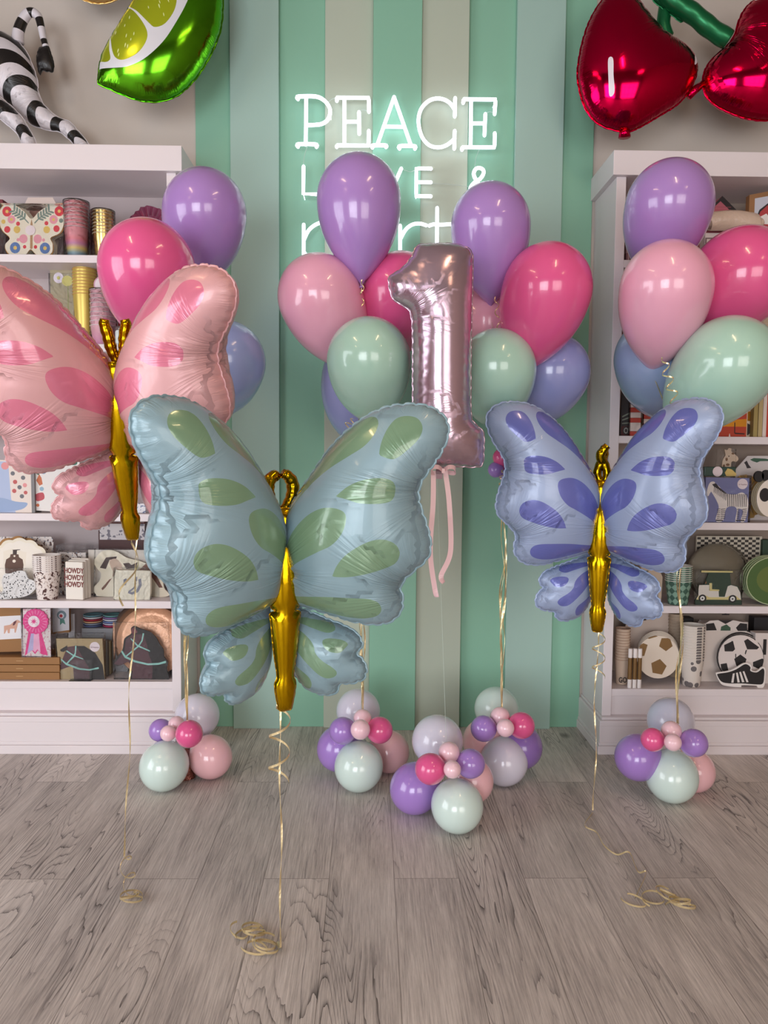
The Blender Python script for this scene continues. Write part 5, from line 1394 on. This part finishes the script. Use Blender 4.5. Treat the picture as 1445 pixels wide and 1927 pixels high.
# ---- right bookcase, top shelf
z = shelfz('R', 0); d1 = (1150, 330, 4.898)
t, q = card('barn_box', 'pink barn shaped party box with black gable roof', 'box', 1348, 490, 3.20, z, [(800, 790), (800, 380), (1000, 212), (1190, 370), (1200, 790)], .08,
            [flat(176, 90, 104), flat(34, 26, 28), flat(230, 210, 206), flat(150, 70, 84)],
            [([(790, 400), (1000, 212), (1190, 362), (1120, 366), (985, 255), (800, 410)], 1, False), ([(910, 355), (1030, 352), (1030, 366), (910, 368)], 1, False)] + [([(860, 300 + 22 * k), (1080, 300 + 22 * k), (1085, 304 + 22 * k), (860, 304 + 22 * k)], 3, False) for k in range(3)], conv=d1)
t, q = card('framed_card', 'kraft framed card with a red barn picture at the right picture edge', 'framed card', 1425, 490, 3.16, z, [(1250, 195), (1600, 130), (1600, 790), (1250, 790)], .03,
            [flat(150, 108, 70), flat(196, 200, 214), flat(176, 62, 66), flat(40, 34, 38), flat(236, 232, 230)],
            [([(1300, 225), (1600, 170), (1600, 790), (1300, 790)], 1, False), ([(1330, 390), (1350, 330), (1420, 270), (1500, 330), (1500, 600), (1330, 600)], 2, False), ([(1315, 395), (1345, 320), (1425, 260), (1425, 275), (1355, 335), (1330, 400)], 3, False),
             ([(1350, 380), (1410, 350), (1440, 380), (1440, 440), (1350, 440)], 4, False)], conv=d1)
t = goods('bread_bag', 'cream puffy bag lying below the barn box', 'bag', 1378, 3.13, z + .128)
b = MB(); pp = spline([(-.105, 0, .03), (-.09, 0, .035), (0, 0, .04), (.07, 0, .032), (.10, 0, .03), (.12, 0, .038)], 6, False)
b.tube(pp, [.006 + .034 * min(1, math.sin(PI * (.12 + .80 * k / (len(pp) - 1))) ** .5) * (1 if k < len(pp) * .8 else .45) for k in range(len(pp))], 16); b.build('bag', mat('cream_film', (214, 190, 172), .3, bump=(25, .7, .01)), t, smooth=True)
t = boxed('white_carton', 'white carton with thin black frame line under the puffy bag', 'box', 1390, 3.15, z, 130, 50, .14, flat(222, 210, 210))
q = lc(1390, 490, 3.15, *d1); printed('frame_line', q([(860, 548), (1420, 540), (1420, 800), (860, 800)]), [flat(120, 100, 104), flat(222, 210, 210)], .0008, [(q([(872, 560), (1408, 552), (1408, 790), (872, 790)]), 1, False)], t, y0=-.002)
for i, (px, w_, c_, lb) in enumerate(((1181, 7, (170, 136, 140), 'left striped pink paper pack beside the right bookcase stile'), (1188, 6, (190, 160, 160), 'second striped pink paper pack beside the stile'))):
    t = boxed('napkin_pack', lb, 'napkins', px, 3.14, z, w_, 85, .12, uvmat('stripe_pack_%d' % i, 'check', c_, (120, 80, 90), 20, 26))
t, q = card('tractor_pack', 'red and black tractor plate behind the purple balloon', 'paper plate', 1203, 490, 3.15, z, [(205, 785), (205, 600), (240, 560), (300, 570), (420, 620), (430, 785)], .01, [flat(34, 26, 30), flat(190, 60, 66), flat(200, 190, 196)],
            [([(215, 660), (225, 600), (300, 590), (310, 670)], 1, False), ([(218, 672), (226, 672), (226, 750), (218, 750)], 2, False), (circ(270, 720, 45), 2), (circ(270, 720, 34), 0)], conv=d1)
# ---- right, second shelf (mostly behind the balloons)
z = shelfz('R', 1)
cup_stack('beige corrugated paper cup', 'at the right picture edge', 1432, 575, 655, 44, 3.15, z, flat(196, 176, 152), flat(214, 200, 180), 10, 5.5, 'beige cups at the right edge')
boxed('tan_box', 'dark red box behind the blue grey balloon, second right shelf', 'box', 1176, 3.15, z, 20, 60, .1, flat(120, 60, 60))
# ---- right, third shelf
z = shelfz('R', 2); d3 = (1150, 700, 4.898)
t, q = card('tractor_card', 'dark card with a grey tractor wheel and sun rays', 'card', 1180, 821, 3.18, z, [(90, 95), (180, 95), (180, 575), (80, 575)], .01, [flat(60, 54, 54), flat(140, 146, 130), flat(90, 40, 40), flat(170, 166, 160)],
            [([(95, 400), (175, 360), (178, 372), (97, 412)], 1, False), ([(95, 430), (175, 400), (175, 415), (97, 440)], 1, False), ([(95, 460), (178, 450), (178, 462), (97, 468)], 1, False), ([(90, 490), (180, 480), (180, 570), (90, 570)], 2, False), (circ(135, 525, 30, 36), 0), (circ(135, 525, 20, 26), 3), (circ(135, 525, 12, 16), 0)], conv=d3)
def treat(px, w_, h_, lb, ph):
    t = goods('treat_bag', lb, 'treat bag', px, 3.145, z)
    k = 3.145 / FPX
    cuts = [0, .12, .34, .46, .60, .72, .90, 1.0]
    cols = [flat(206, 70, 56), flat(240, 220, 212)]
    for j in range(len(cuts) - 1):
        b = MB(); a0, a1 = cuts[j] * h_ * k, cuts[j + 1] * h_ * k
        b.box(-w_ / 2 * k * .9, w_ / 2 * k * .9, .006, .02, a0 + .001, a1); b.build('stripe_band', cols[(j + ph) % 2], t)
    wrap(t, w_ * k, (h_ + 8) * k, .028, 0)
treat(1196, 22, 74, 'narrow orange and white striped treat bag beside the tractor card', 0)
treat(1224, 28, 70, 'wider orange and white striped treat bag under the dusty blue balloon', 1)
treat(1252, 26, 64, 'third orange and white striped treat bag behind the blue butterfly tip', 0)
t, q = card('truck_pack', 'red fire engine box with gold windows', 'box', 1378, 821, 3.14, z, [(985, 575), (985, 480), (1060, 430), (1150, 420), (1180, 370), (1245, 370), (1245, 575)], .09, [flat(190, 66, 40), mat('gold_print', (226, 160, 60), .2, .85), flat(60, 30, 26), flat(240, 236, 230)],
            [([(1030, 440), (1245, 425), (1245, 490), (1020, 490)], 1, False), ([(1130, 455), (1140, 455), (1142, 540), (1230, 545), (1230, 555), (1140, 552), (1132, 540)], 2, False), ([(1090, 545), (1100, 575), (1082, 575)], 3, False)], conv=d3)
t, q = card('cloud_plate', 'gold and cream cloud shaped plate behind the fire engine box', 'paper plate', 1408, 821, 3.17, z, [(1240, 575), (1245, 345), (1290, 345), (1325, 400), (1330, 450), (1365, 470), (1362, 510), (1330, 540), (1300, 545), (1270, 580)], .008,
            [flat(232, 214, 190), mat('gold_print', (226, 160, 60), .2, .85), flat(50, 40, 40)], [([(1250, 360), (1285, 360), (1312, 410), (1310, 450), (1250, 440)], 1, False), ([(1250, 460), (1290, 480), (1300, 520), (1260, 565), (1250, 560)], 2, False)], conv=d3, smooth=True)
for i, (px, w_, c_, h_) in enumerate(((1421, 8, (170, 150, 90), 105), (1430, 8, (190, 170, 120), 112), (1438, 7, (226, 214, 206), 115), (1446, 10, (196, 60, 40), 108))):
    boxed('upright_box', ['olive', 'tan', 'cream', 'red'][i] + ' upright box at the right end of the third shelf', 'box', px, 3.14, z, w_, h_, .12, flat(*c_))
# ---- right, fourth shelf
z = shelfz('R', 3)
t, q = card('giraffe_plate', 'cream giraffe head plate with brown spots in clear wrap', 'paper plate', 1362, 983, 3.20, z, [(1000, 900), (1010, 800), (1030, 760), (1020, 710), (1045, 712), (1060, 695), (1085, 700), (1085, 725), (1140, 770), (1152, 800), (1130, 822), (1095, 820), (1085, 900), (1090, 1380), (1000, 1380)], .008,
            [flat(222, 196, 172), flat(130, 92, 64), flat(70, 46, 40)], [(circ(1100, 745, 14, 9, n=8), 1), (circ(1042, 800, 12, 16, n=7), 1), (circ(1055, 850, 18, 12, n=7), 1), (circ(1020, 860, 10, 14, n=7), 1), (circ(1063, 770, 6, n=8), 2), (circ(1035, 900, 16, n=7), 1)], conv=d3, smooth=True)
wrap(t, .08, .30, .012)
t, q = card('crocodile_plate', 'octagonal white plate with a green crocodile and zebra print', 'paper plate', 1432, 983, 3.24, z, [(1120, 900), (1230, 765), (1600, 760), (1600, 1385), (1120, 1385)], .006, [flat(214, 206, 204), flat(60, 96, 76), flat(50, 46, 50)],
            [([(1255, 800), (1290, 785), (1400, 790), (1450, 800), (1440, 812), (1350, 815), (1320, 828), (1280, 815)], 1, False), ([(1200, 830), (1225, 810), (1245, 850), (1270, 880), (1230, 885), (1215, 850)], 2, False)], conv=d3)
t = boxed('roll_pack', 'dark green roll with a cream round label lying on the zebra napkins', 'roll', 1355, 3.13, z + .187, 60, 18, .05, flat(34, 66, 56, .3))
sticker(t, -.012, .02, -.002, .0205, False)
o = printed('yellow_print', lc(1355, 897, 3.13, 1150, 700, 4.898)([(1045, 930), (1070, 890), (1110, 900), (1155, 940), (1150, 962), (1060, 962)]), [flat(214, 186, 110)], .0008, [], t, y0=-.002)
# zebra with stripes as regions
ZS = [([(875, 1060), (900, 1010), (940, 1010), (935, 1060), (900, 1110), (885, 1140), (870, 1130)], 1), ([(895, 1070), (930, 1040), (970, 1040), (1040, 1110), (1130, 1125), (1200, 1105), (1250, 1150), (1260, 1250), (1235, 1370), (1195, 1375), (1215, 1280), (1170, 1265), (1160, 1370), (1145, 1370), (1150, 1250), (1060, 1250), (1030, 1370), (960, 1370), (985, 1250), (960, 1180), (930, 1130)], 1)]
bl = []
for k in range(9):
    x = 935 + k * 14; bl.append(([(x, 1040 + k * 9), (x + 8, 1040 + k * 9), (x - 10 + 12, 1110 + k * 9), (x - 12 + 10, 1105 + k * 9)], 2, False))
for k in range(11):
    x = 1060 + k * 18; bl.append(([(x, 1120), (x + 8, 1118), (x + 12 - k, 1240), (x + 7 - k, 1240)], 2, False))
for k in range(6):
    for x0, x1 in ((970, 1000), (1005, 1050), (1155, 1180), (1205, 1250)):
        y = 1262 + 17 * k; bl.append(([(x0, y), (x1, y - 5), (x1, y + 1), (x0, y + 7)], 2, False))
bl += [([(915, 1030), (950, 1020), (985, 1060), (1050, 1110), (1040, 1120), (975, 1075), (930, 1050)], 2, False), ([(962, 1362), (1028, 1362), (1028, 1374), (960, 1374)], 2, False), ([(1150, 1362), (1230, 1362), (1232, 1374), (1148, 1374)], 2, False)]
t, q = card('napkin_pack', 'blue violet napkin pack with a standing zebra and round pink label', 'napkins', 1367, 983, 3.115, z, [(855, 965), (1262, 970), (1262, 1385), (860, 1385)], .03, [flat(120, 122, 168), flat(236, 226, 222), flat(44, 36, 40)], ZS + bl, conv=d3)
sticker(t, q([(1198, 1025)])[0][0], q([(1198, 1025)])[0][1], -.0012, .0215)
wrap(t, .19, .192, .034)
for k in range(4):
    t = goods('panda_plate', ['front panda face plate with black eye patch and ears', 'second panda plate behind the front one', 'third panda plate of the row', 'rearmost panda plate of the row'][k], 'paper plate', 1450 - 3.5 * k, 3.12 + .014 * k, z, (0, 0, 0), 'panda plates')
    q = lc(1450, 983, 3.12, *d3)
    printed('face', q(circ(1470, 1160, 140, 178, 30)), [flat(232, 222, 210) if k == 0 else flat(206, 190, 160), flat(26, 22, 24)], .004, [(circ(*q([(1405, 1130)])[0], .022, .028), 1), (circ(*q([(1530, 1130)])[0], .022, .028), 1)] if k == 0 else [], t)
    for ex_ in ((1350, 960), (1420, 950)):
        if k < 2: printed('ear', q(circ(ex_[0] + 10 * k, ex_[1], 46, 52, 20)), [flat(24, 20, 22)], .004, [], t, y0=.0045)
t = fan('gold pleated round plate behind the panda plates', 1425, 3.22, z + .10, .09, mat('gold_pleat', (190, 156, 96), .35, .5))
# ---- right, fifth shelf
z = shelfz('R', 4); d5 = (1150, 980, 4.898)
t, q = card('checker_bag', 'black and cream checkerboard patterned tray at the back of the fifth shelf', 'tray', 1378, 1141, 3.29, z, [(760, 130), (1375, 130), (1375, 780), (760, 780)], .01, [flat(206, 196, 178), flat(58, 52, 48)],
            [([(765 + 34.5 * i, 140 + 26 * j), (765 + 34.5 * (i + 1), 140 + 26 * j), (765 + 34.5 * (i + 1), 140 + 26 * (j + 1)), (765 + 34.5 * i, 140 + 26 * (j + 1))], 1, False) for i in range(17) for j in range(14) if (i + j) % 2 == 0], conv=d5)
boxed('green_box', 'dark green box at the right end of the fifth shelf', 'box', 1440, 3.27, z, 18, 128, .05, flat(44, 70, 54))
cup_stack('green argyle paper cup', 'with white rims on the fifth right shelf', 1275, 1062, 1140, 48, 3.14, z, uvmat('argyle', 'argyle', (62, 96, 84), (130, 166, 148), 10, 34), flat(226, 224, 214), 8, 4.0, 'argyle cups')
t = goods('round_plate', 'round plate pack in crinkled clear wrap behind the golf cart', 'paper plate', 1348, 3.20, z, (math.radians(-6), 0, 0))
R = .122
b = MB(); b.lathe([(.001, .010), (R * .72, .010), (R * .78, .004), (R, .0), (R, .02), (.001, .02)], 44); o = b.build('plate', flat(132, 122, 104), t, smooth=True); o.rotation_euler = (PI / 2, 0, 0); o.location = (0, 0.01, R)
b = MB(); b.lathe([(.001, .0), (R * 1.02, .0), (R * 1.03, .03), (.001, .03)], 44); o = b.build('wrapper', mat('crinkle_film', (176, 168, 150), .12, .1, bump=(28, 1.0, .02)) and CLEAR, t); o.rotation_euler = (PI / 2, 0, 0); o.location = (0, -.006, R)
t, q = card('golf_cart_plate', 'white and yellow golf cart shaped plate with black wheels', 'paper plate', 1351, 1141, 3.125, z, [(770, 775), (765, 740), (795, 690), (795, 590), (850, 585), (885, 480), (815, 470), (815, 452), (1112, 455), (1112, 472), (1085, 480), (1100, 585), (1170, 600), (1200, 690), (1205, 775)], .008,
            [flat(42, 64, 48), flat(232, 224, 214), flat(222, 206, 140), flat(24, 22, 22), flat(238, 236, 232), flat(140, 90, 50), flat(52, 70, 56)],
            [([(778, 728), (800, 590), (895, 588), (895, 640), (985, 640), (990, 700), (1045, 700), (1070, 600), (1100, 588), (1160, 605), (1190, 660), (1200, 728)], 1, False), ([(895, 570), (920, 570), (922, 628), (990, 632), (992, 645), (900, 645)], 2, False),
             ([(776, 728), (800, 690), (870, 690), (900, 705), (1060, 705), (1090, 690), (1150, 690), (1200, 728)], 2, False), ([(815, 452), (1112, 456), (1112, 470), (815, 470)], 2, False), (circ(835, 716, 37), 3), (circ(1120, 720, 38), 3), (circ(835, 716, 22), 4), (circ(1120, 720, 23), 4), (circ(835, 716, 8), 3), (circ(1120, 720, 8), 3),
             ([(810, 530), (860, 535), (870, 575), (815, 580)], 5, False), ([(800, 500), (815, 495), (830, 530), (818, 532)], 4, False), ([(828, 490), (842, 485), (850, 530), (838, 532)], 4, False)], conv=d5)
wrap(t, .195, .145, .012)
for k in range(4):
    t = goods('oval_plate', ['front olive green oval plate at the right edge of the fifth shelf', 'second olive green plate with pale rim', 'third olive green plate with pale rim', 'rearmost olive green plate'][k], 'paper plate', 1447 - 4 * k, 3.12 + .02 * k, z, (0, 0, 0), 'green oval plates')
    q = lc(1447, 1141, 3.12, *d5)
    printed('plate', q(circ(1480, 560, 250, 228, 40)), [flat(176, 190, 150), flat(70, 98, 48), flat(96, 112, 52)], .004, [(circ(*q([(1480, 560)])[0], .107, .097, 36), 1, False), (circ(*q([(1490, 545)])[0], .072, .058, 30), 2, False)], t)
t, q = card('ribbed_tag', 'cream bag corner with a green strip beneath the blue butterfly wing', 'bag', 1227, 1141, 3.16, z, [(262, 420), (330, 418), (440, 460), (468, 520), (460, 780), (262, 780)], .02, [flat(196, 176, 156), flat(60, 70, 50)], [([(270, 455), (330, 458), (335, 470), (270, 466)], 1, False)], conv=d5)
# ---- right, bottom shelf
z = shelfz('R', 5); d6 = (1150, 1130, 4.898)
cup_stack('cream and gold GO paper cup', 'in the bottom right shelf corner', 1169, 1178, 1293, 27, 3.17, z, flat(206, 184, 164), flat(190, 160, 140), 12, 5.4, 'GO cups')
_t = goods('x', '', '', 1164, 3.14, z); _x = _t.location.copy(); bpy.data.objects.remove(_t)
cupf = [o_ for o_ in COL.objects if o_.name.startswith('paper_cup') and o_.get('group') == 'GO cups'][0]
text_obj('print', 'GO', .030, flat(40, 34, 34), cupf, (-.004, -.0285, .022), (PI / 2 - .12, 0, 0), sx=.75, bold=.0006)
PB = flat(44, 32, 30)
def soccer_plate(label, px, Y, cx, cy, r, base, pents, pc, pm, rim=None, th=.004, parentless=True, group=None):
    t = goods('football_plate', label, 'paper plate', px, Y, z, (math.radians(-5), 0, 0), group)
    q = lc(px, 1297, Y, *d6)
    printed('plate', q(circ(cx, cy, r, n=32)), [base, pm] + ([rim] if rim else []), th, [(q(p_), 1, False) for p_ in pents], t)
    return t, q
def pent(cx, cy, r, a=0): return [(cx + r * math.cos(a + 2 * PI * k / 5), cy + r * math.sin(a + 2 * PI * k / 5)) for k in range(5)]
soccer_plate('large blush plate with a dark pentagon behind the gold football plates', 1225, 3.27, 370, 420, 260, flat(206, 188, 176), [[(155, 250), (320, 185), (345, 200), (320, 285), (175, 310)], pent(420, 560, 70)], 0, PB)
for k in range(4):
    soccer_plate(['front white football plate with gold pentagons', 'second white football plate behind it', 'third white football plate behind it', 'rearmost white football plate behind it'][k], 1237 - 3 * k, 3.15 + .015 * k, 432, 555 - 5 * k, 202, flat(226, 212, 196),
                 [pent(505, 432, 68, .3), pent(435, 650, 78, 1.75 + PI), [(255, 445), (290, 425), (332, 440), (300, 545), (258, 548)], [(325, 375), (400, 350), (430, 360), (345, 385)], [(255, 665), (300, 705), (308, 728), (285, 722), (250, 690)]] if k == 0 else [], 0, mat('bronze_print', (124, 92, 50), .4, .3), group='gold football plates')
for k in range(3):
    t = goods('straw_bundle', ['left', 'middle', 'right'][k] + ' white paper cracker with a brown band in the clear pack', 'cracker', 1184 + 9 * k, 3.11, z, group='banded crackers')
    kq = 3.11 / FPX
    b = MB()
    for z0, z1, mi in ((0, .22, 0), (.22, .77, 1), (.77, 1, 0)): b.lathe([(.001, z0 * .165), (.0085, z0 * .165), (.0085, z1 * .165), (.001, z1 * .165)], 12, mi)
    b.build('tube', [flat(236, 228, 224), mat('bronze_print', (124, 92, 50), .4, .3)], t, smooth=False)
cup_stack('white football print paper cup', 'between the football plates', 1300, 1171, 1287, 43, 3.15, z, uvmat('football_cup', 'spots', (222, 212, 202), (110, 104, 104), 34, 34, thr=.40), flat(230, 222, 212), 13, 5.2, 'football cups')
cup_stack('grey paper cup', 'behind the football cups', 1268, 1150, 1290, 26, 3.28, z, flat(170, 150, 130), flat(186, 166, 146), 12, 6.0, 'grey cups at the back')
t = boxed('dark_carton', 'black carton behind the football cups', 'box', 1287, 3.31, z, 30, 138, .05, flat(34, 30, 32))
for k in range(2):
    t = boxed('napkin_box', ['white hanging box with a football printed across its window', 'white hanging box right behind the football box'][k], 'box', 1360 + 2 * k, 3.20 + .06 * k, z, 86, 128 + 3 * k, .05, flat(220, 208, 200))
    if k == 0:
        q = lc(1360, 1297, 3.20, *d6)
        printed('football_print', q([(840, 260), (880, 235), (960, 228), (1100, 228), (1235, 255), (1240, 330), (850, 330)]), [flat(222, 212, 206), flat(30, 26, 28), flat(60, 90, 70)], .001,
                [(q([(845, 265), (920, 255), (950, 325), (850, 328)]), 1, False), (q([(960, 228), (1100, 228), (1030, 265)]), 1, False), (q([(1130, 300), (1170, 255), (1235, 262), (1240, 330), (1150, 330)]), 1, False), (q([(990, 290), (1040, 268), (1080, 300), (1080, 328), (985, 328)]), 2, False)], t, y0=-.0015)
        printed('hang_hole', q([(990, 170), (1015, 168), (1028, 160), (1040, 168), (1066, 170), (1062, 180), (994, 180)]), [flat(30, 24, 26)], .0006, [], t, y0=-.0015)
t = boxed('number_box', 'white box printed with a black number 10 at the right edge', 'box', 1440, 3.17, z, 46, 110, .05, flat(218, 208, 204))
text_obj('print', '10', .090, flat(26, 22, 24), t, (.012, -.001, .155), bold=.0025)
boxed('dark_carton', 'black carton behind the number 10 box', 'box', 1432, 3.29, z, 36, 140, .05, flat(30, 28, 32))
BLK = flat(28, 25, 27)
for k in range(5):
    t, q = soccer_plate(['front black and white football plate', 'second black edged football plate', 'third black edged football plate', 'fourth black edged football plate', 'rearmost black edged football plate'][k] + ' behind the boot plate', 1392 - 3.2 * k, 3.15 + .013 * k, 1195, 560 - 6 * k, 215, flat(222, 212, 208) if k == 0 else [BLK, flat(206, 196, 190)][k % 2],
                 [pent(1190, 590, 62, -PI / 2), [(1035, 440), (1120, 400), (1140, 480), (1115, 500), (1040, 500)], [(1225, 400), (1260, 380), (1370, 460), (1350, 480), (1255, 480)], [(1310, 600), (1400, 565), (1440, 600), (1400, 680), (1310, 640)], [(1000, 620), (1060, 610), (1080, 700), (1010, 680)],
                  [(1105, 402), (1110, 398), (1130, 490), (1118, 500)], [(1240, 490), (1255, 482), (1240, 530), (1232, 520)], [(1140, 525), (1150, 520), (1150, 600), (1142, 560)]] if k == 0 else [], 0, BLK, group='black and white football plates')
    if k == 0: printed('rim', q(circ(1195, 560, 225, n=36)), [BLK], .002, [], t, y0=.0045)
t, q = card('boot_plate', 'black football boot shaped plate with white stripes and outline', 'paper plate', 1393, 1297, 3.118, z, [(955, 690), (965, 665), (1060, 650), (1130, 620), (1210, 568), (1260, 568), (1290, 600), (1290, 640), (1340, 650), (1390, 605), (1420, 625), (1425, 700), (1412, 815), (1355, 822), (1345, 805), (1280, 800), (1200, 800), (1190, 820), (1060, 808), (1000, 780)], .006,
            [flat(234, 228, 224), BLK, flat(226, 220, 216)],
            [([(965, 695), (975, 678), (1065, 662), (1140, 632), (1215, 580), (1250, 582), (1278, 610), (1280, 648), (1340, 662), (1392, 622), (1410, 640), (1412, 700), (1402, 780), (1340, 790), (1200, 780), (1080, 780), (1005, 760)], 1),
             ([(1112, 676), (1130, 672), (1122, 772), (1100, 772)], 2, False), ([(1142, 668), (1158, 664), (1182, 768), (1160, 770)], 2, False), ([(1172, 660), (1188, 655), (1225, 765), (1203, 768)], 2, False), ([(1204, 654), (1220, 650), (1265, 765), (1245, 768)], 2, False)], conv=d6, smooth=True)
